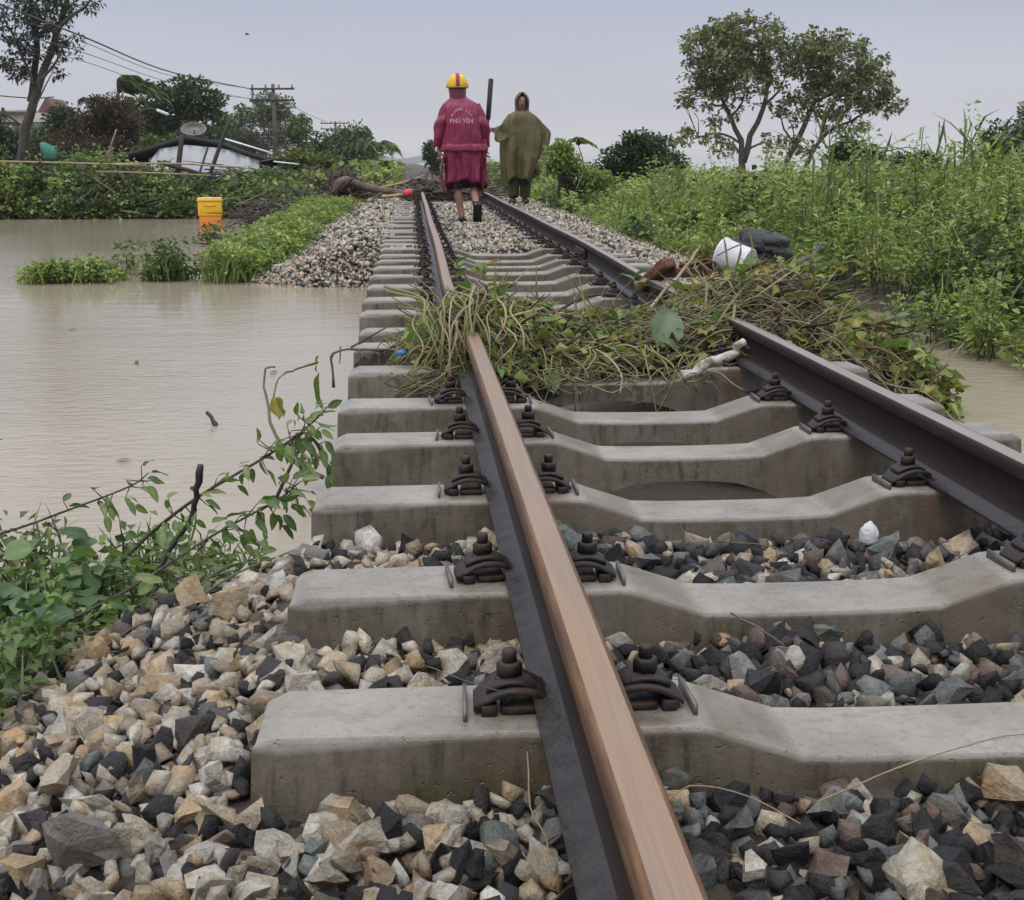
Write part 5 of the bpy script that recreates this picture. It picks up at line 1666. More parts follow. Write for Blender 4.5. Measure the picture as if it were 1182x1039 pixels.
for lab, a, b, r_ in POLES:
    P = smooth_line([a, (np.array(a) + np.array(b)) / 2 + rs.normal(0, .02, 3), b], 8)
    v, f = tube(P, np.linspace(r_, r_ * .8, len(P)), 7)
    setp(build('pole', v, f, M['old_wood'] if 'bamboo' not in lab and 'pale' not in lab else M['pale_wood'], None, loc=a), lab, 'pole', 'poles and rails by the ruined hut')
# green cloth on a stake, dark tarpaulin, pale tub by the far waterline
GC = thing('green_cloth', (-8.63, 28.0, .4), 'torn green cloth hung on a stake at the far left bank', 'cloth')
v, f = tube([(-8.75, 28.05, .1), (-8.62, 28.03, 1.1)], .02, 6); build('stake', v, f, M['old_wood'], GC)
V = [(-8.82 + .36 * i / 6, 28.0 + .04 * math.sin(i * 2.1), 1.18 - .05 * i / 6 - (.38 if i not in (0, 6) else .2) * j + .03 * math.sin(i + j)) for i in range(7) for j in (0, .5, 1)]
F = [(i * 3 + j, i * 3 + 3 + j, i * 3 + 4 + j, i * 3 + 1 + j) for i in range(6) for j in (0, 1)]
o = build('sheet', V, np.array(F), plastic('green_sheet', (.06, .25, .17), .6, .3), GC); o.modifiers.new('t', 'SOLIDIFY').thickness = .01
crumple('dark_tarpaulin', (-7.15, 26.1, -.28), (.45, .25, .16), plastic('navy_sheet', (.035, .045, .075), .5, .4), 'dark blue tarpaulin heaped at the far waterline', 'tarpaulin', 12, .35, 3, True)
crumple('plastic_sack', (-8.35, 25.7, -.27), (.17, .15, .16), plastic('grey_sack', (.42, .44, .46), .5, .4), 'pale grey plastic sack at the far waterline left of the tarpaulin', 'sack', 13, .4, 3, True)

CB = thing('cool_box', (-4.20, 21.5, -.45), 'bright yellow cool box with an orange lower half standing in the flood', 'cool box')
CB.rotation_euler = (0, 0, .12)
M['yellow'] = plastic('yellow_plastic', (.80, .46, .015), .35); M['orange'] = plastic('orange_plastic', (.75, .24, .03), .4)
V, F = box((0, 0, .16), (.37, .32, .32)); bevel(build('tub', V, F, M['orange'], CB, world=False), .02, 3)
V, F = box((0, 0, .44), (.40, .34, .24)); bevel(build('body', V, F, M['yellow'], CB, world=False), .02, 3)
V, F = box((0, 0, .585), (.42, .36, .05)); bevel(build('lid', V, F, M['yellow'], CB, world=False), .015, 3)
V, F = box((0, 0, .618), (.40, .34, .018)); bevel(build('lid_top', V, F, plastic('cream_plastic', (.75, .66, .30), .35), CB, world=False), .006)
V, F = box((0, -.175, .50), (.20, .012, .02)); build('handle', V, F, M['yellow'], CB, world=False)
V, F = box((0, -.173, .40), (.30, .008, .012)); build('ridge', V, F, M['yellow'], CB, world=False)

TRASH = [('red_rag', (-3.42, 19.6, -.32), (.10, .08, .06), (.42, .06, .07), 'faded red rag among the flotsam behind the grassy mound'), ('blue_can', (-3.5, 18.9, -.32), (.09, .08, .07), (.10, .30, .42), 'pale blue plastic lump in the flotsam right of the cool box'),
         ('pink_wrapper', (-3.3, 17.6, -.33), (.12, .09, .05), (.50, .35, .36), 'pinkish plastic wrapper afloat by the grassy mound'), ('orange_wrapper', (-2.86, 14.0, -.34), (.16, .10, .03), (.55, .30, .16), 'orange tinted board afloat between dark weed clump and mound'),
         ('white_cup', (-2.9, 16.4, -.32), (.06, .06, .05), (.65, .66, .70), 'white foam piece in the water beside the grassy mound'), ('grey_bag', (-3.05, 13.2, -.33), (.20, .12, .05), (.36, .36, .36), 'grey plastic bag afloat behind the dark weed clump'), ('cream_box', (-3.72, 19.2, -.33), (.14, .1, .05), (.55, .5, .45), 'cream cardboard piece in the flotsam in front of the cool box')]
for i, (nm, c, r_, col, lab) in enumerate(TRASH):
    crumple(nm, c, r_, plastic(nm, col, .5, .3), lab, 'litter', 30 + i, .35, 3, True)
acc = Acc()
rs = np.random.RandomState(120)
for i in range(170):
    x = rs.uniform(-4.1, -2.7); y = rs.uniform(13, 21.5)
    x = np.interp(y, [13, 21], [-2.95, -3.5]) + rs.normal(0, .22)
    a = rs.uniform(0, PI); l = rs.uniform(.08, .35)
    v, f = tube([(x, y, WZ + .005), (x + math.cos(a) * l, y + math.sin(a) * l, WZ + rs.uniform(.0, .04))], [.012, .006], 4)
    acc.add(v, f, np.array(STEMC[rs.randint(len(STEMC))]) * .8)
setp(acc.build('flotsam', M['stem']), 'scum of sticks and straw afloat along the grassy mound', kind='stuff')

# fallen tree with its root plate, lying towards the track
FT = thing('fallen_tree', (-2.0, 21.2, 0), 'uprooted bare tree lying beside the line, root plate up and trunk towards the track', 'fallen tree')
v, f = tube(smooth_line([(-2.20, 20.9, -.15), (-2.13, 20.95, .18), (-1.98, 21, .40), (-1.84, 21.05, .46), (-1.45, 21, .34), (-1.0, 20.9, .27), (-.72, 20.9, .28)], 26), np.linspace(.095, .05, 25) * (1 + .10 * np.sin(np.arange(25) * 1.7)), 9)
build('trunk', v, f, M['driftwood'], FT, smooth=True)
rs = np.random.RandomState(130)
acc = Acc()
for i in range(110):
    a = rs.uniform(-.6, PI * 1.2); l = rs.uniform(.12, .55)
    c0 = np.array([-1.95 + rs.normal(0, .17), 21.3 + rs.normal(0, .2), .30 + rs.normal(0, .08)])
    e = c0 + np.array([math.cos(a) * l, rs.normal(0, .2), math.sin(a) * l * .72])
    v, f = tube(smooth_line([c0, (c0 + e) / 2 + rs.normal(0, .11, 3), e], 8), np.linspace(rs.uniform(.012, .032), .006, 9), 5)
    acc.add(v, f)
acc.build('roots', simple('root_wood', (.085, .055, .042), .9, .5, 12, bump=.8), FT, True)
v, f = lathe([(0, -.1), (.25, -.06), (.33, .02), (.25, .10), (0, .14)], 14)
v = v + rs.normal(0, .03, v.shape)
build('root_soil', np.stack([v[:, 0] - 1.9, v[:, 2] + 21.45, v[:, 1] * .8 + .38], 1), f, simple('root_soil', (.07, .05, .04), .95, .5, 14, bump=1, bdist=.05), FT)
for a, b, r_ in [((-1.4, 21, .33), (-.95, 21.2, .62), .03), ((-1.2, 20.95, .30), (-1.5, 20.6, .05), .03), ((-1.6, 21, .4), (-1.3, 21.3, .68), .02)]:
    v, f = tube(smooth_line([a, (np.array(a) + np.array(b)) / 2 + rs.normal(0, .04, 3), b], 8), np.linspace(r_, .008, 9), 6); build('limb', v, f, M['driftwood'], FT, smooth=True)
# brushwood banked up left of it
acc = Acc()
for i in range(520):
    c0 = np.array([rs.uniform(-3.6, -2.1), rs.uniform(20.6, 22.5), 0.0])
    c0[2] = WZ + rs.uniform(.0, .55) * (1 - abs((c0[0] + 2.6) / 1.4) * .6)
    a = rs.uniform(0, 2 * PI); l = rs.uniform(.2, .6)
    e = c0 + np.array([math.cos(a) * l, math.sin(a) * l * .6, rs.normal(0, .14)])
    v, f = tube([c0, (c0 + e) / 2 + rs.normal(0, .04, 3), e], [.016, .011, .005], 4)
    acc.add(v, f, np.array([(.07, .05, .04), (.10, .075, .055), (.05, .042, .035)][rs.randint(3)]))
setp(acc.build('brushwood', M['stem']), 'dark brown brushwood banked up between the cool box and the fallen tree', kind='stuff')

acc = Acc()
for i in range(620):
    c0 = np.array([rs.uniform(-9.8, -3.0), rs.uniform(25.4, 26.6), 0.0])
    c0[2] = WZ + rs.uniform(-.02, .28) + .5 * max(0, rs.normal(0, .25))
    if c0[0] > -7 and i % 2:
        c0[1] += 2.2; c0[2] += rs.uniform(.2, .75)
    a = rs.normal(0, .8); l = rs.uniform(.25, 1.0)
    e = c0 + np.array([math.cos(a) * l * (1 if i % 3 else -1), math.sin(a) * l * .4, rs.normal(0, .22)])
    v, f = tube(smooth_line([c0, (c0 + e) / 2 + rs.normal(0, .05, 3), e], 4), [.018, .016, .012, .009, .006][:len(smooth_line([c0, c0, e], 4))], 4)
    acc.add(v, f, np.array([(.09, .07, .055), (.16, .13, .10), (.06, .05, .04), (.24, .21, .17)][rs.randint(4)]))
setp(acc.build('wreckage', M['stem']), 'broken sticks and branches washed up along the far bank and round the ruined hut', kind='stuff')

# driftwood barrier on the far track, pieces one by one
DW = [('grey log lying across the left rail at the far barrier', (-1.05, 21.6, .24), (-.35, 21.8, .33), .055, 'driftwood'), ('pale straight pole slanting from the fallen tree to the barrier', (-1.7, 21.4, .28), (-.55, 22.2, .52), .03, 'pale_wood'),
      ('dark log on top of the far barrier', (-.65, 22.2, .47), (.10, 22.0, .40), .05, 'driftwood'), ('forked stick standing up in the far barrier', (-.62, 22.4, .25), (-.50, 22.3, .62), .03, 'bark_pale'),
      ('dark beam lying along the foot of the far barrier', (-.40, 21.2, .25), (.35, 21.3, .22), .04, 'black_stick'), ('crooked branch behind the red raincoat at the far barrier', (-.30, 22.5, .30), (.25, 22.2, .58), .03, 'driftwood'),
      ('short thick log end in the middle of the far barrier', (-.50, 21.9, .26), (-.15, 21.6, .30), .07, 'driftwood'), ('thin branch leaning left of the far barrier', (-1.2, 22.0, .22), (-.70, 21.9, .50), .022, 'bark_pale'),
      ('rounded pale log left of the red float', (-1.25, 20.8, .20), (-.80, 20.9, .25), .035, 'pale_wood'), ('long thin pole from the barrier toward the right rail', (-.2, 21.7, .45), (.50, 22.6, .30), .022, 'driftwood')]
for lab, a, b, r_, mt in DW:
    P = smooth_line([a, (np.array(a) + np.array(b)) / 2 + rs.normal(0, .05, 3), b], 10)
    v, f = tube(P, np.linspace(r_, r_ * .7, len(P)) * (1 + .1 * rs.normal(0, 1, len(P))), 8)
    setp(build('driftwood', v, f, M[mt], None, smooth=True, loc=a), lab, 'driftwood', 'driftwood barrier on the far track')
acc = Acc()
for i in range(420):
    c0 = np.array([rs.uniform(-1.0, .5), rs.uniform(21.5, 22.8), .13 + rs.uniform(0, .42) * rs.uniform(.3, 1)])
    a = rs.normal(0, .7); l = rs.uniform(.2, .7)
    e = c0 + np.array([math.cos(a) * l, math.sin(a) * l * .6, rs.normal(0, .1)])
    v, f = tube([c0, (c0 + e) / 2 + rs.normal(0, .04, 3), e], [.013, .01, .005], 4)
    acc.add(v, f, np.array([(.09, .07, .055), (.14, .105, .075), (.06, .05, .04), (.2, .16, .11)][rs.randint(4)]))
setp(acc.build('driftwood_litter', M['stem']), 'brown sticks and litter heaped over the far track behind the red raincoat', kind='stuff')
crumple('red_float', (-.82, 19.9, .28), (.075, .07, .07), plastic('red_plastic', (.62, .05, .05), .4), 'bright red float beside the left rail in front of the driftwood', 'float', 14, .15, 3, True)

# ------------------------------------------------------------------ house, utility poles, wires, lamp, bird
HS = thing('house', (-18.4, 62, -.2), 'pale house with a small red gable roof behind the tall thin tree', 'house')
M['plaster'] = simple('plaster', (.50, .48, .42), .8, .12, 1.5, bump=.2)
M['roof_tile'] = simple('roof_tile', (.17, .085, .075), .8, .25, 4, bump=.5)
V, F = box((-19.4, 62, 1.4), (3.4, 4, 3.2)); build('wall', V, F, M['plaster'], HS)
V = [(-18.3, 61, 3.1), (-17.45, 61, 3.1), (-17.88, 61, 3.75), (-18.3, 64, 3.1), (-17.45, 64, 3.1), (-17.88, 64, 3.75)]
build('roof', V, [[0, 1, 2], [3, 5, 4], [0, 2, 5, 3], [1, 4, 5, 2], [0, 3, 4, 1]], M['roof_tile'], HS)
V, F = box((-19.8, 61.9, 3.07), (2.8, 4.3, .14)); build('flat_roof', V, F, M['plaster'], HS)
for x in (-20.4, -19.3, -18.2):
    V, F = box((x, 59.99, 2.1), (.8, .06, 1.0)); w_ = build('window', V, F, simple('dark_pane', (.05, .06, .07), .2, .1, 3, bump=0), HS)
    V, F = box((x, 59.95, 1.55), (.95, .12, .08)); build('sill', V, F, M['plaster'], w_)

def upole(x, y, top, arms, label, r=.13):
    root = thing('utility_pole', (x, y, -.2), label, 'utility pole', 'utility poles beside the line')
    v, f = tube([(x, y, -.4), (x, y, top)], [r * 1.2, r * .8], 10); build('post', v, f, simple('pole_concrete', (.10, .09, .085), .85, .2, 3), root, smooth=True)
    for (x0, x1, z) in arms:
        v, f = bar((x0, y - r, z), (x1, y - r, z + .03), .14, .13); a = build('crossarm', v, f, M['old_wood'], root)
        for k in range(4):
            xx = x0 + (x1 - x0) * (.05 + .3 * k)
            v, f = lathe([(0, 0), (.05, 0), (.07, .08), (.05, .16), (.07, .2), (.03, .26), (0, .26)], 8)
            build('insulator', v + np.array([xx, y - r, z + .06]), f, simple('porcelain', (.20, .16, .13), .3, .1, 5, bump=0), a, smooth=True)
    return root
A = lambda u, v, y: np.array(pd(u, v, y))
x1 = A(315, 98, 90)[0]
upole(x1, 90, A(315, 97, 90)[2], [(A(289, 102, 90)[0], A(340, 102, 90)[0], A(315, 103, 90)[2]), (A(289, 115, 90)[0], A(340, 115, 90)[0], A(315, 116, 90)[2])], 'nearer utility pole with two crossarms above the broad green tree', .15)
v, f = bar(A(334, 103, 89.8), A(334, 115, 89.8), .1, .1)
x2 = A(387, 140, 160)[0]
upole(x2, 160, A(387, 140, 160)[2], [(A(370, 142, 160)[0], A(404, 142, 160)[0], A(390, 142.5, 160)[2]), (A(370, 149, 160)[0], A(404, 149, 160)[0], A(390, 149, 160)[2])], 'farther smaller utility pole with two crossarms over the roadside tree', .18)
def wire(pts, r0, r1, label):
    P = smooth_line(pts, 30)
    v, f = tube(P, np.linspace(r0, r1, len(P)), 5)
    setp(build('wire', v, f, M['black_stick'], None, loc=pts[0]), label, 'wire', 'overhead wires on the left')
wire([A(-160, -62, 26), A(0, 5, 31), A(95, 42, 40), A(200, 84, 62), A(291, 103, 89.7)], .020, .035, 'thickest overhead wire running down from the top left corner to the utility pole')
wire([A(-160, -50, 26), A(0, 14, 31), A(95, 48, 40), A(200, 88, 62), A(300, 104, 89.7)], .007, .016, 'thin overhead wire just under the thickest one')
wire([A(-160, -28, 26), A(0, 32, 31), A(100, 62, 40), A(200, 96, 62), A(292, 115, 89.7)], .007, .016, 'thin overhead wire in the middle of the lower bundle')
wire([A(-160, -10, 26), A(0, 45, 31), A(100, 72, 40), A(200, 103, 62), A(310, 116, 89.7)], .006, .015, 'lowest thin overhead wire of the bundle')
wire([A(312, 103, 90.2), A(350, 129, 120), A(380, 142.5, 159.7)], .016, .03, 'overhead wire between the nearer and the farther utility pole')
wire([A(-60, 105, 45), A(30, 113, 45), A(62, 112, 46)], .02, .02, 'short slack cable between the left picture edge and the tall thin tree')
LP_ = A(182, 128, 35)
SL = thing('street_lamp', (LP_[0], 35, -.2), 'street lamp with a white head showing against the dark tree', 'street lamp')
v, f = tube(smooth_line([(LP_[0] - .5, 35, -.2), (LP_[0] - .5, 35, LP_[2] - .3), (LP_[0] - .3, 35, LP_[2] + .04), (LP_[0], 35, LP_[2] + .02)], 16), .03, 7); build('post', v, f, M['old_wood'], SL, smooth=True)
v, f = box((LP_[0] + .13, 35, LP_[2] - .04), (.34, .14, .08), 0, 0, .38); bevel(build('head', v, f, M['white_plastic'], SL), .03, 3)
BD = A(285, 40, 120)
bd = thing('bird', tuple(BD), 'tiny dark bird flying high in the grey sky', 'bird')
v, f = tube([(-.22, 0, 0), (-.1, 0, .02), (.1, 0, .02), (.2, 0, .03), (.26, 0, .02)], [.01, .05, .06, .04, .01], 6)
vv = [v]; ff = [f]; nb = len(v)
W_ = np.array([(-.08, 0, .03), (.10, 0, .03), (.05, .3, .14), (-.06, .3, .13), (-.05, .62, .02), (-.08, 0, .03), (.10, 0, .03), (.05, -.3, .14), (-.06, -.3, .13), (-.05, -.62, .02)])
FW = np.array([(0, 1, 2), (0, 2, 3), (3, 2, 4), (5, 7, 6), (5, 8, 7), (8, 9, 7)]) + nb
build('body', np.concatenate([v, W_]), np.concatenate([f, FW]), M['black_stick'], bd, world=False)

# ------------------------------------------------------------------ people
t = NT('skin')
t.set(t.ramp(t.noise(12, 4), [(.3, (.30, .165, .10)), (.7, (.38, .22, .14))]), .5)
t.b.inputs['Subsurface Weight'].default_value = .1
t.b.inputs['Subsurface Radius'].default_value = (.01, .004, .002)
M['skin'] = t.m
t = NT('skin_dark')
t.set(t.ramp(t.noise(12, 4), [(.3, (.16, .085, .06)), (.7, (.22, .12, .085))]), .5)
M['skin_dark'] = t.m

def skin_body(parent, J, edges, mat, hands, face=None, name='body'):
    """J: joint -> (x, y, z, radius); one Skin surface, hands with five fingers, a head with a face"""
    J = dict(J)
    edges = list(edges)
    def hand(side, wrist, palm_dir, across, curl):
        w = np.array(J[wrist][:3]); d = unit(np.array(palm_dir, float)); ac = unit(np.array(across, float)); ac = unit(ac - d * (ac @ d)); nrm = np.cross(d, ac)
        J[side + 'palm'] = (*(w + d * .055), .024)
        edges.append((wrist, side + 'palm'))
        for i, (off, ln) in enumerate([(-.027, .072), (-.009, .082), (.009, .078), (.027, .062)]):
            p0 = w + d * .075 + ac * off
            p1 = p0 + unit(d + nrm * curl * .5) * ln * .5
            p2 = p1 + unit(d * (1 - curl) + nrm * curl * 1.3) * ln * .5
            for k, (p, r_) in enumerate(((p0, .010), (p1, .009), (p2, .0075))):
                J['%sf%d%d' % (side, i, k)] = (*p, r_)
            edges.extend([(side + 'palm', '%sf%d0' % (side, i)), ('%sf%d0' % (side, i), '%sf%d1' % (side, i)), ('%sf%d1' % (side, i), '%sf%d2' % (side, i))])
        p0 = w + d * .03 - ac * .03; p1 = p0 + unit(d * .6 - ac * .6 + nrm * .5) * .035; p2 = p1 + unit(d + nrm * curl) * .028
        for k, (p, r_) in enumerate(((p0, .012), (p1, .010), (p2, .008))):
            J['%st%d' % (side, k)] = (*p, r_)
        edges.extend([(wrist, side + 't0'), (side + 't0', side + 't1'), (side + 't1', side + 't2')])
    for h in hands:
        hand(*h)
    names = list(J)
    me = bpy.data.meshes.new(name)
    me.from_pydata([J[n][:3] for n in names], [(names.index(a), names.index(b)) for a, b in edges], [])
    o = bpy.data.objects.new(name, me)
    COL.objects.link(o)
    sk = o.modifiers.new('skin', 'SKIN')
    sk.use_smooth_shade = True
    lay = me.skin_vertices[0].data
    for i, n in enumerate(names):
        lay[i].radius = (J[n][3], J[n][3])
        lay[i].use_root = n == 'pelvis'
    o.modifiers.new('sub', 'SUBSURF').levels = 2
    o.modifiers['sub'].render_levels = 2
    dg = bpy.context.evaluated_depsgraph_get()
    m2 = bpy.data.meshes.new_from_object(o.evaluated_get(dg))
    m2.name = name
    bpy.data.objects.remove(o)
    m2.materials.clear(); m2.materials.append(mat)
    m2.polygons.foreach_set('use_smooth', np.ones(len(m2.polygons), dtype=bool))
    b = bpy.data.objects.new(name, m2)
    COL.objects.link(b)
    b.parent = parent
    return b

def loft(rings, n=40, seed=0, fold=.02, folds=9, close_top=False):
    """rings: (z, cx, cy, a, b, fold amount, hem sag fn or None)"""
    r = np.random.RandomState(seed)
    ph = r.uniform(0, 6, 5); fr = [folds, folds * 1.7, folds * .55, 3, 17]
    V, F = [], []
    for k, (z, cx_, cy_, a, b, fa) in enumerate(rings):
        for j in range(n):
            th = 2 * PI * j / n
            f = sum(math.sin(fr[i] * th + ph[i] + .35 * math.sin(z * 6 + i * 2)) / (1 + .5 * i) for i in range(5)) * fa
            ex = .82
            c, s = math.cos(th), math.sin(th)
            V.append((cx_ + (a + f) * math.copysign(abs(c) ** ex, c), cy_ + (b + f) * math.copysign(abs(s) ** ex, s), z + f * .4))
    for k in range(len(rings) - 1):
        for j in range(n):
            l = (j + 1) % n
            F.append((k * n + j, k * n + l, (k + 1) * n + l, (k + 1) * n + j))
    return np.array(V), np.array(F)

def cloth(name, col, rough, seed):
    t = NT(name)
    n = t.noise(4, 2, .5)
    t.set(t.ramp(n, [(.3, tuple(c * .74 for c in col)), (.7, tuple(min(1, c * 1.2) for c in col))]), t.ramp(n, [(.3, rough - .1), (.7, rough + .12)]), 0, .5)
    w = t.noise(7, 3, .5, None, (1.6, 1.6, .6))
    w2 = t.noise(14, 3, .5, None, (2.2, 2.2, .35))
    t.bump(w, .8, .05, t.bump(w2, .5, .02))
    return t.m
M['maroon'] = cloth('maroon_raincoat', (.225, .014, .058), .38, 1)
M['maroon_dark'] = cloth('maroon_collar', (.13, .02, .05), .45, 2)
M['olive'] = cloth('olive_poncho', (.105, .088, .028), .48, 3)
M['olive_dark'] = cloth('olive_trousers', (.055, .05, .025), .7, 4)
M['black_cloth'] = cloth('black_shorts', (.016, .014, .018), .7, 5)
M['rubber'] = simple('black_rubber', (.022, .018, .02), .5, .3, 20, bump=.3, bdist=.004)

def solid(o, th=.006, sub=1):
    if sub:
        m = o.modifiers.new('sub', 'SUBSURF'); m.levels = sub; m.render_levels = sub
    m = o.modifiers.new('thick', 'SOLIDIFY'); m.thickness = th; m.offset = -1
    return o

def lb(o_parent, name, V, F, mat, smooth=True, mi=None):
    return build(name, V, F, mat, o_parent, smooth=smooth, world=False, mi=mi)

# person in the red raincoat, seen from behind, right heel lifted in mid-stride
RP = (-.12, 15.0, .045)
P1 = thing('person', RP, 'person in a maroon raincoat and yellow helmet walking away between the rails', 'person')
K = .0107                                            # metres per picture pixel at this distance
ux = lambda u: (u - 536) * K
vz = lambda v: (256 - v) * K
J = {'pelvis': (0, 0, .92, .13), 'spine': (-.01, .0, 1.12, .125), 'chest': (-.02, .01, 1.30, .145), 'neck': (-.05, .02, 1.46, .058), 'head0': (-.065, .05, 1.555, .075), 'head1': (-.07, .05, 1.64, .085), 'head2': (-.07, .045, 1.70, .06),
     'nose': (-.068, .14, 1.585, .012), 'chin': (-.067, .115, 1.53, .03),
     'shL': (-.18, 0, 1.365, .05), 'elL': (-.285, -.02, 1.12, .040), 'wrL': (-.29, .04, .87, .028), 'shR': (.14, 0, 1.365, .05), 'elR': (.245, -.03, 1.13, .040), 'wrR': (.265, .06, .89, .028),
     'hipL': (-.10, 0, .86, .095), 'knL': (-.085, .02, .47, .058), 'calfL': (-.075, -.02, .33, .056), 'anL': (-.035, .0, .085, .034), 'heelL': (-.03, -.05, .04, .034), 'toeL': (-.035, .12, .032, .032), 'tipL': (-.04, .18, .026, .02),
     'hipR': (.10, 0, .86, .095), 'knR': (.115, .09, .48, .058), 'calfR': (.12, -.04, .37, .056), 'anR': (.135, -.22, .19, .034), 'heelR': (.14, -.27, .20, .033), 'toeR': (.155, -.19, .06, .034), 'tipR': (.16, -.15, .02, .02)}
ED = [('pelvis', 'spine'), ('spine', 'chest'), ('chest', 'neck'), ('neck', 'head0'), ('head0', 'head1'), ('head1', 'head2'), ('head0', 'nose'), ('head0', 'chin'), ('chest', 'shL'), ('shL', 'elL'), ('elL', 'wrL'), ('chest', 'shR'), ('shR', 'elR'), ('elR', 'wrR'),
      ('pelvis', 'hipL'), ('hipL', 'knL'), ('knL', 'calfL'), ('calfL', 'anL'), ('anL', 'heelL'), ('anL', 'toeL'), ('toeL', 'tipL'), ('pelvis', 'hipR'), ('hipR', 'knR'), ('knR', 'calfR'), ('calfR', 'anR'), ('anR', 'heelR'), ('anR', 'toeR'), ('toeR', 'tipR')]
skin_body(P1, J, ED, M['skin'], [('L', 'wrL', (.02, .05, -1), (0, 1, 0), .45), ('R', 'wrR', (.05, .15, -.9), (0, 1, 0), .85)])
for sx in (-1, 1):                                   # ears
    v, f = lathe([(0, -.012), (.022, -.008), (.026, 0), (.018, .008), (0, .006)], 10)
    lb(P1, 'ear', np.stack([v[:, 2] * sx - .07 + sx * .088, v[:, 0] * .7 + .05, v[:, 1] * 1.25 + 1.585], 1), f, M['skin'])
# coat: body, two wide sleeves, hem dropping at the sides
rings = [(1.475, -.06, .03, .085, .085, .0), (1.445, -.055, .02, .115, .10, .003), (1.415, -.045, .0, .165, .115, .004), (1.375, -.03, -.01, .215, .135, .005), (1.30, -.02, -.01, .235, .155, .011), (1.15, -.005, -.015, .235, .17, .016), (1.0, .0, -.015, .245, .175, .018), (.88, .0, -.01, .26, .18, .018), (.84, .0, -.01, .235, .168, .018), (.78, .005, -.01, .23, .168, .022), (.66, .01, -.01, .225, .168, .028), (.57, .012, -.01, .222, .168, .032), (.50, .012, -.01, .225, .17, .036)]
n = 44
V, F = loft(rings, n, 3)
for i in range(len(V)):                          # slanting creases in the wet cloth
    x_, y_, z_ = V[i]
    cr_ = .016 * abs(math.sin(16 * x_ + 9 * z_ + 2 * math.sin(7 * z_))) + .012 * abs(math.sin(21 * x_ - 13 * z_ + 1))
    V[i][1] += (1 if y_ < 0 else -1) * cr_
for i, vtx in enumerate(V):                          # the front and sides hang lower than the back
    if vtx[2] < .8:
        th = 2 * PI * (i % n) / n
        side = abs(math.cos(th)) ** 3
        k_ = (.8 - vtx[2]) / .32
        V[i][2] -= k_ * (.10 * side + .02 * math.sin(5 * th + 1) + (.08 if math.sin(th) > .2 else 0))
COAT = solid(lb(P1, 'raincoat', V, F, M['maroon']), .006)
def sleeve(sh, el, wr, ra, rb, rc, seed, name='sleeve', mat='maroon'):
    P = smooth_line([sh, (np.array(sh) * .5 + np.array(el) * .5) + np.array([0, 0, .0]), el, wr], 12)
    R = np.interp(np.linspace(0, 1, len(P)), [0, .45, .75, 1], [ra, rb, rb * .95, rc])
    v, f = tube(P, R, 14, False)
    r = np.random.RandomState(seed)
    v = v + .010 * np.sin(v[:, [2]] * 34 + v[:, [1]] * 21 + seed) * unit(v - v.mean(0))
    return v, f
for nm, sh, el, wr, sd in (('L', (-.17, 0, 1.375), (-.275, -.03, 1.12), (-.30, .02, .90), 1), ('R', (.12, 0, 1.375), (.225, -.04, 1.12), (.255, .04, .91), 2)):
    v, f = sleeve(sh, el, wr, .085, .088, .06, sd)
    solid(lb(COAT, 'sleeve', v, f, M['maroon']), .005)
v, f = loft([(1.44, -.062, .03, .10, .095, .004), (1.49, -.068, .035, .098, .10, .004), (1.545, -.07, .045, .102, .108, .004), (1.58, -.07, .05, .107, .112, .003)], 24, 5)
solid(lb(COAT, 'collar', v, f, M['maroon_dark']), .006)
for sx, x0 in ((-1, -.245), (1, .225)):               # split side panels of the cape
    V, F = [], []
    for i in range(5):
        for j in range(8):
            z = .80 - j * .060
            V.append((x0 + sx * (.012 + .022 * math.sin(j * .7 + sx)) + .02 * math.sin(i * 2), -.16 + .075 * i, z - .03 * math.sin(i * 1.3)))
    F = [(i * 8 + j, i * 8 + j + 1, i * 8 + 9 + j, i * 8 + 8 + j) for i in range(4) for j in range(7)]
    solid(lb(COAT, 'side_panel', np.array(V), np.array(F), M['maroon']), .005)
# belt-like overlap of the upper cape
v, f = loft([(.93, .0, -.012, .252, .180, .012), (.87, .0, -.012, .274, .194, .014), (.845, .0, -.012, .270, .190, .014)], 44, 3)
solid(lb(COAT, 'cape_hem', v, f, M['maroon']), .006)
# shorts
v, f = loft([(.70, .0, .01, .16, .105, .004), (.55, .0, .01, .17, .105, .006), (.47, .005, .015, .175, .11, .008)], 30, 7)
solid(lb(P1, 'shorts', v, f, M['black_cloth']), .006)
for lx, ky in ((-.09, .0), (.115, .05)):
    v, f = loft([(.60, lx, ky * .5, .10, .105, .004), (.50, lx, ky * .8, .098, .102, .006), (.415, lx, ky, .095, .098, .008)], 20, 9)
    solid(lb(P1, 'shorts_leg', v, f, M['black_cloth']), .006)
# helmet: yellow shell with a dark red crest stripe
t = NT('helmet_shell')
t.set((.78, .50, .02), .25)
M['helmet'] = t.m
prof = [(.114, .0), (.121, .012), (.122, .045), (.116, .085), (.098, .125), (.07, .15), (.035, .163), (0, .166)]
v, f = lathe(prof, 28)
HEL = lb(P1, 'helmet', v * np.array([1, 1.18, 1]) + np.array([-.07, .05, 1.575]), f, M['helmet'])
solid(HEL, .008, 0)
V = []
path = [(-r_, z_) for r_, z_ in prof] + [(r_, z_) for r_, z_ in prof[-2::-1]]
for r_, z_ in path:
    for sg in (-1, 1):
        V.append((-.07 + sg * .022, .05 + 1.18 * r_ * 1.03, 1.575 + z_ * 1.03 + .002))
F = [(2 * i, 2 * i + 1, 2 * i + 3, 2 * i + 2) for i in range(len(path) - 1)]
solid(lb(HEL, 'crest_stripe', np.array(V), np.array(F), plastic('crest_red', (.26, .03, .04), .35)), .004, 0)
v, f = lathe([(.122, .0), (.126, .004), (.126, .014), (.122, .018)], 28)
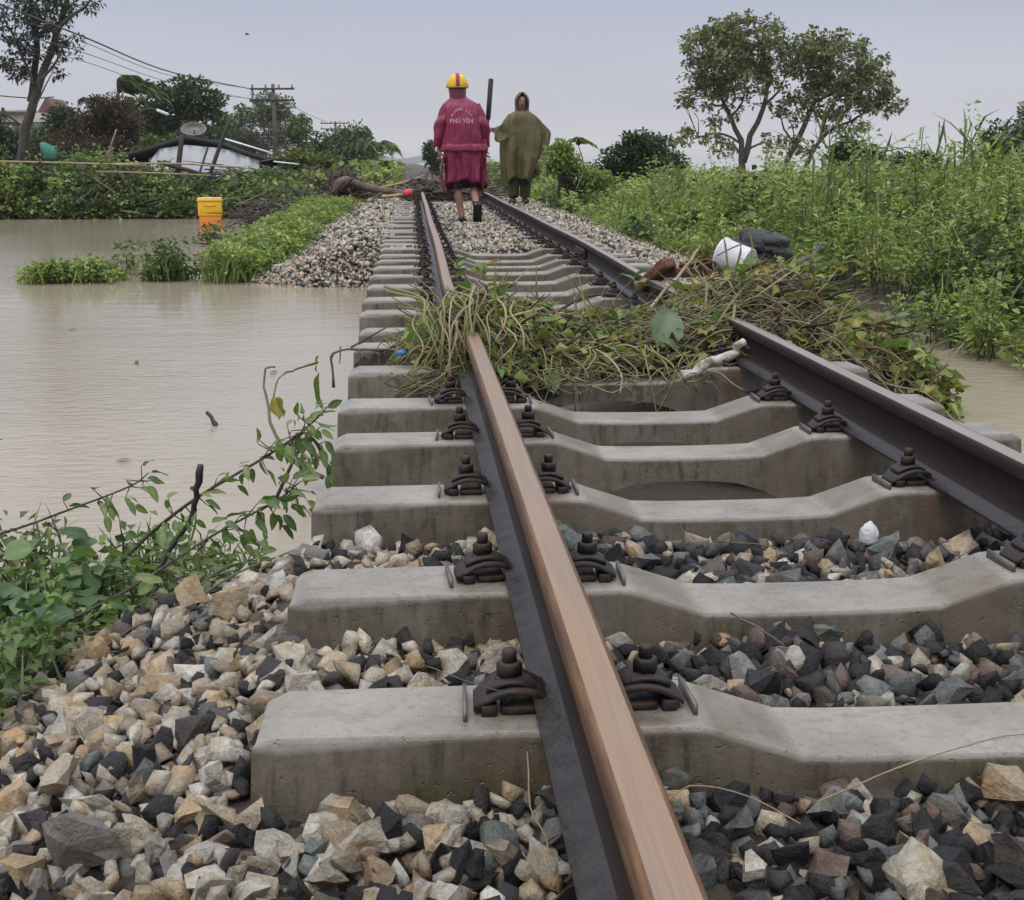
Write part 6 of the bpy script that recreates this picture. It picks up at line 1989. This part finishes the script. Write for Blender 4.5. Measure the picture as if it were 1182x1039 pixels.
lb(HEL, 'rim', v * np.array([1, 1.18, 1]) + np.array([-.07, .05, 1.575]), f, plastic('helmet_rim', (.45, .26, .02), .4))
for sx in (-1, 1):
    v, f = lathe([(0, 0), (.028, 0), (.028, .012), (.02, .018), (0, .018)], 12)
    lb(HEL, 'ear_cup', np.stack([sx * (v[:, 2] + .116) - .07, v[:, 0] + .05, v[:, 1] + 1.61], 1), f, M['helmet'])
# sandals
def sole(c, pitch, yaw):
    V, F = box((0, .06, 0), (.105, .285, .026))
    m = np.array(Matrix.Rotation(yaw, 3, 'Z') @ Matrix.Rotation(pitch, 3, 'X'))
    return V @ m.T + np.array(c), F
V, F = sole((-.035, .0, .005), 0, 0); s1 = bevel(lb(P1, 'sandal', V, F, M['rubber'], False), .03, 3)
v, f = tube([(-.085, .05, .02), (-.06, .08, .06), (-.035, .09, .066), (-.01, .08, .06), (.018, .05, .02)], .011, 6); lb(s1, 'strap', v, f, M['rubber'])
v, f = tube([(-.085, -.02, .02), (-.07, -.075, .05), (-.035, -.095, .06), (.0, -.075, .05), (.015, -.02, .02)], .009, 6); lb(s1, 'strap', v, f, M['rubber'])
V, F = sole((.145, -.275, .165), -.98, 0); s2 = bevel(lb(P1, 'sandal', V, F, M['rubber'], False), .03, 3)
v, f = tube([(.10, -.20, .11), (.12, -.15, .12), (.15, -.14, .12), (.19, -.15, .12), (.20, -.20, .11)], .011, 6); lb(s2, 'strap', v, f, M['rubber'])
v, f = loft([(.26, .13, -.17, .045, .045, .0), (.21, .137, -.22, .043, .047, .0), (.15, .145, -.225, .046, .05, .0)], 16, 2)
solid(lb(P1, 'dark_sock', v, f, M['black_cloth']), .004)

# lettering across the back: printed flat on the coat, bent over its surface
dg = bpy.context.evaluated_depsgraph_get()
ev = COAT.evaluated_get(dg)
bme = ev.to_mesh()
bvh = BVHTree.FromPolygons([v.co[:] for v in bme.vertices], [p.vertices[:] for p in bme.polygons])
M['print'] = plastic('white_print', (.55, .33, .39), .5)
def print_text(body, size, place, name='lettering'):
    cu = bpy.data.curves.new(name, 'FONT')
    cu.body = body; cu.size = size; cu.align_x = 'CENTER'; cu.align_y = 'CENTER'
    cu.resolution_u = 3; cu.offset = size * .02
    o = bpy.data.objects.new(name, cu); COL.objects.link(o)
    dg = bpy.context.evaluated_depsgraph_get()
    me = bpy.data.meshes.new_from_object(o.evaluated_get(dg))
    bpy.data.objects.remove(o)
    out = []
    for vv_ in me.vertices:
        x, z = place(vv_.co.x, vv_.co.y)
        h = bvh.ray_cast(Vector((x, -1.5, z)), Vector((0, 1, 0)))
        out.append((x, (h[0].y if h[0] else -.2) - .003, z))
    F = [list(p.vertices) for p in me.polygons]
    return np.array(out), F
tc_ = np.array([ux(533) , vz(142)])
acc_V, acc_F = [], []
def add_print(body, size, place):
    v_, f_ = print_text(body, size, place)
    base = sum(len(a) for a in acc_V)
    acc_V.append(v_); acc_F.extend([[i + base for i in p] for p in f_])
add_print('PHÚ YÊN', .072, lambda x, y: (tc_[0] + x * .95, tc_[1] - .03 + y))
s_arc = 'ĐƯỜNG SẮT'
for i, ch in enumerate(s_arc):
    if ch == ' ':
        continue
    a = math.radians(152 - 124 * i / (len(s_arc) - 1))
    c0 = np.array([tc_[0] + .118 * math.cos(a), tc_[1] - .02 + .128 * math.sin(a)])
    rot = a - PI / 2
    add_print(ch, .042, lambda x, y, c0=c0, rot=rot: (c0[0] + x * math.cos(rot) - y * math.sin(rot), c0[1] + x * math.sin(rot) + y * math.cos(rot)))
o = bpy.data.meshes.new('lettering'); o.from_pydata(np.concatenate(acc_V).tolist(), [], acc_F); o.materials.append(M['print'])
ob = bpy.data.objects.new('lettering', o); COL.objects.link(ob); ob.parent = COAT; ob['kind'] = 'stuff'
ev.to_mesh_clear()

# dark staff carried at the right side
b_, t_ = np.array(RP) + np.array([ux(559.5), .10, vz(196)]), np.array(RP) + np.array([ux(567.5), .12, vz(98)])
ST = thing('staff', tuple(b_), 'long black staff carried upright at the right side of the red raincoat', 'staff')
mid = b_ + (t_ - b_) * .55
v, f = tube([b_, mid], [.014, .018], 10); build('shaft', v, f, M['black_stick'], ST, smooth=True)
v, f = tube([mid, mid + (t_ - b_) * .02, t_ - (t_ - b_) * .01, t_], [.024, .030, .030, .022], 12); build('head', v, f, M['black_stick'], ST, smooth=True)

# person in the olive poncho, coming towards the camera on the right shoulder of the ballast
OP = (1.02, 20.2, .085)
K2 = .0142
P2 = thing('person', OP, 'person in a hooded olive poncho walking towards the camera beside the right rail', 'person')
qx = lambda u: (u - 599) * K2
qz = lambda v: (235 - v) * K2
J = {'pelvis': (0, 0, .92, .13), 'spine': (0, 0, 1.12, .125), 'chest': (.0, .0, 1.30, .14), 'neck': (.01, -.01, 1.47, .055), 'head0': (.015, -.03, 1.555, .07), 'head1': (.02, -.02, 1.65, .083), 'head2': (.02, -.01, 1.71, .06),
     'nose': (.013, -.128, 1.598, .014), 'chin': (.012, -.095, 1.525, .032), 'shL': (-.18, 0, 1.40, .06), 'elL': (-.30, -.05, 1.20, .043), 'wrL': (-.38, -.12, 1.19, .03), 'shR': (.20, 0, 1.40, .06), 'elR': (.36, .02, 1.16, .043), 'wrR': (.36, -.06, .93, .03),
     'hipL': (-.10, 0, .86, .095), 'knL': (-.10, -.05, .48, .06), 'calfL': (-.105, .0, .34, .058), 'anL': (-.12, -.02, .09, .036), 'heelL': (-.12, .04, .04, .034), 'toeL': (-.15, -.14, .035, .034), 'tipL': (-.16, -.2, .03, .02),
     'hipR': (.10, 0, .86, .095), 'knR': (.085, .0, .48, .06), 'calfR': (.08, .05, .34, .058), 'anR': (.075, .10, .09, .036), 'heelR': (.075, .15, .05, .034), 'toeR': (.08, -.01, .03, .034), 'tipR': (.085, -.08, .028, .02)}
BODY2 = skin_body(P2, J, ED, M['skin_dark'], [('L', 'wrL', (-1, -.3, -.1), (0, -.2, 1), .5), ('R', 'wrR', (.05, -.2, -1), (0, -1, 0), .4)])
M['eye'] = plastic('eye_white', (.6, .58, .55), .2); M['pupil'] = plastic('pupil', (.02, .015, .012), .2); M['lip'] = plastic('lip', (.20, .07, .06), .4)
for sx in (-1, 1):
    v, f = lathe([(0, -.011), (.008, -.008), (.011, 0), (.008, .008), (0, .011)], 10)
    e_ = lb(P2, 'eye', v + np.array([.017 + sx * .032, -.094, 1.622]), f, M['eye'])
    lb(e_, 'pupil', v * .55 + np.array([.017 + sx * .032, -.1015, 1.622]), f, M['pupil'])
    v, f = tube([(.017 + sx * .014, -.104, 1.640), (.017 + sx * .032, -.108, 1.646), (.017 + sx * .05, -.098, 1.640)], .005, 5)
    lb(P2, 'eyebrow', v, f, M['black_cloth'])
v, f = tube([(-.012, -.112, 1.553), (.013, -.122, 1.551), (.038, -.112, 1.553)], .006, 6); lb(P2, 'mouth', v, f, M['lip'])
# hood: open towards the camera
V, F = [], []
nz, na = 9, 19
for i in range(nz):
    z = 1.44 + i * .042
    rr = [.118, .115, .114, .118, .122, .120, .110, .085, .035][i]
    dep = [.11, .11, .115, .12, .125, .125, .115, .09, .04][i]
    op = [.35, .66, .80, .84, .84, .80, .68, .45, .0][i]
    for j in range(na):
        a = -PI / 2 + op + (2 * PI - 2 * op) * j / (na - 1)
        V.append((.018 + rr * math.cos(a), -.005 + dep * math.sin(a) + (.0 if i < 7 else -.01), z))
F = [(i * na + j, i * na + j + 1, (i + 1) * na + j + 1, (i + 1) * na + j) for i in range(nz - 1) for j in range(na - 1)]
PON = None
# poncho: a wide sheet draped from the neck over both arms
prof = [(131, 593, 608, .10, .002), (134, 588, 612, .125, .004), (139, 582, 619, .145, .006), (146, 578, 624, .16, .010), (154, 577, 629, .175, .014), (163, 577, 632, .19, .018), (172, 577.5, 630.5, .20, .022), (181, 578, 627, .21, .026), (191, 579, 624, .215, .030), (201, 580, 621, .22, .040), (209, 582, 618, .22, .046), (214, 583, 616, .22, .050)]
rings = [(qz(v - (v - 131) * .07), (qx(a) + qx(b)) / 2, -.01, (qx(b) - qx(a)) / 2, dp, fa * 1.55) for v, a, b, dp, fa in prof]
n = 48
V2, F2 = loft(rings, n, 13, folds=7)
for i in range(len(V2)):
    x_, y_, z_ = V2[i]
    if z_ < 1.36:
        cr_ = .030 * abs(math.sin(10 * x_ + 2.2 * z_ + 1.5 * math.sin(4 * z_))) + .018 * abs(math.sin(17 * x_ - 5 * z_))
        V2[i][1] += (1 if y_ < 0 else -1) * cr_
for i in range(len(V2)):
    th = 2 * PI * (i % n) / n
    if V2[i][2] < .9:
        k_ = (.9 - V2[i][2]) / .6
        V2[i][2] += k_ * (.07 * math.sin(th * 3 + 1.2) + .10 * (math.cos(th) > .55) - .06 * (math.cos(th) < -.4))
PON = solid(lb(P2, 'poncho', V2, F2, M['olive']), .006)
solid(lb(PON, 'hood', np.array(V), np.array(F), M['olive']), .007)
# the sheet carried out by the raised arm on the left, and the loose wing on the right
def wing(pts_top, pts_bot, y0, name):
    V, F = [], []
    A_, B_ = smooth_line(pts_top, 8), smooth_line(pts_bot, 8)
    for i in range(len(A_)):
        for j in range(6):
            s = j / 5
            p = A_[i] * (1 - s) + B_[i] * s
            V.append((p[0], p[1] + .035 * math.sin(i * 1.4 + j * 1.1), p[2]))
    m_ = len(A_)
    F = [(i * 6 + j, i * 6 + j + 1, i * 6 + 7 + j, i * 6 + 6 + j) for i in range(m_ - 1) for j in range(5)]
    solid(lb(PON, name, np.array(V), np.array(F), M['olive']), .006)
wing([(qx(592), -.03, qz(132.5)), (qx(583), -.08, qz(139)), (qx(575), -.13, qz(147)), (qx(568), -.15, qz(149))], [(qx(590), -.16, qz(158)), (qx(581), -.17, qz(163)), (qx(573), -.19, qz(166)), (qx(568.5), -.18, qz(163))], -.1, 'arm_drape')
wing([(qx(609), -.02, qz(132.5)), (qx(618), -.04, qz(139)), (qx(627), -.02, qz(147)), (qx(633), .0, qz(152))], [(qx(616), -.18, qz(200)), (qx(622), -.14, qz(196)), (qx(629), -.06, qz(178)), (qx(633.5), .0, qz(160))], 0, 'side_drape')
for nm, pts in (('L', [(-.14, -.01, 1.395), (-.30, -.05, 1.205), (-.375, -.11, 1.19)]), ('R', [(.16, 0, 1.395), (.36, .02, 1.16), (.36, -.05, .97)])):
    v, f = tube(smooth_line(pts, 10), np.linspace(.075, .05, 11), 12, False)
    solid(lb(PON, 'sleeve', v + .006 * np.sin(v[:, [0]] * 60 + v[:, [2]] * 25), f, M['olive']), .005)
for lx, ky, sh in ((-.11, -.03, -.015), (.08, .06, 0)):
    v, f = loft([(.62, lx, ky * .3, .10, .10, .006), (.40, lx, ky * .5, .092, .095, .009), (.22, lx + sh * .6, ky * .7, .082, .085, .008), (.11, lx + sh, ky * .8, .072, .078, .005)], 20, 11)
    solid(lb(P2, 'trouser_leg', v, f, M['olive_dark']), .006)
for cx_, cy_ in ((-.14, -.06), (.08, .03)):
    V, F = box((cx_, cy_ - .02, .045), (.10, .27, .09)); lb(P2, 'shoe', V, F, M['rubber']); bevel(bpy.data.objects[P2.children[-1].name], .03, 3)

# ------------------------------------------------------------------ rain-wet air: one closed box of even haze round everything
hz = bpy.data.materials.new('haze')
hz.use_nodes = True
hn = hz.node_tree.nodes
hn.clear()
ho = hn.new('ShaderNodeOutputMaterial')
hv = hn.new('ShaderNodeVolumePrincipled')
hv.inputs['Color'].default_value = (1, 1, 1, 1)
hv.inputs['Density'].default_value = .00045
hv.inputs['Anisotropy'].default_value = .0
hz.node_tree.links.new(hv.outputs[0], ho.inputs['Volume'])
V, F = box((0, 2040, 6.5), (8300, 4200, 17.0))
setp(build('haze', V, F, hz), 'thin grey rain haze hanging over the flooded land and sea', kind='stuff')
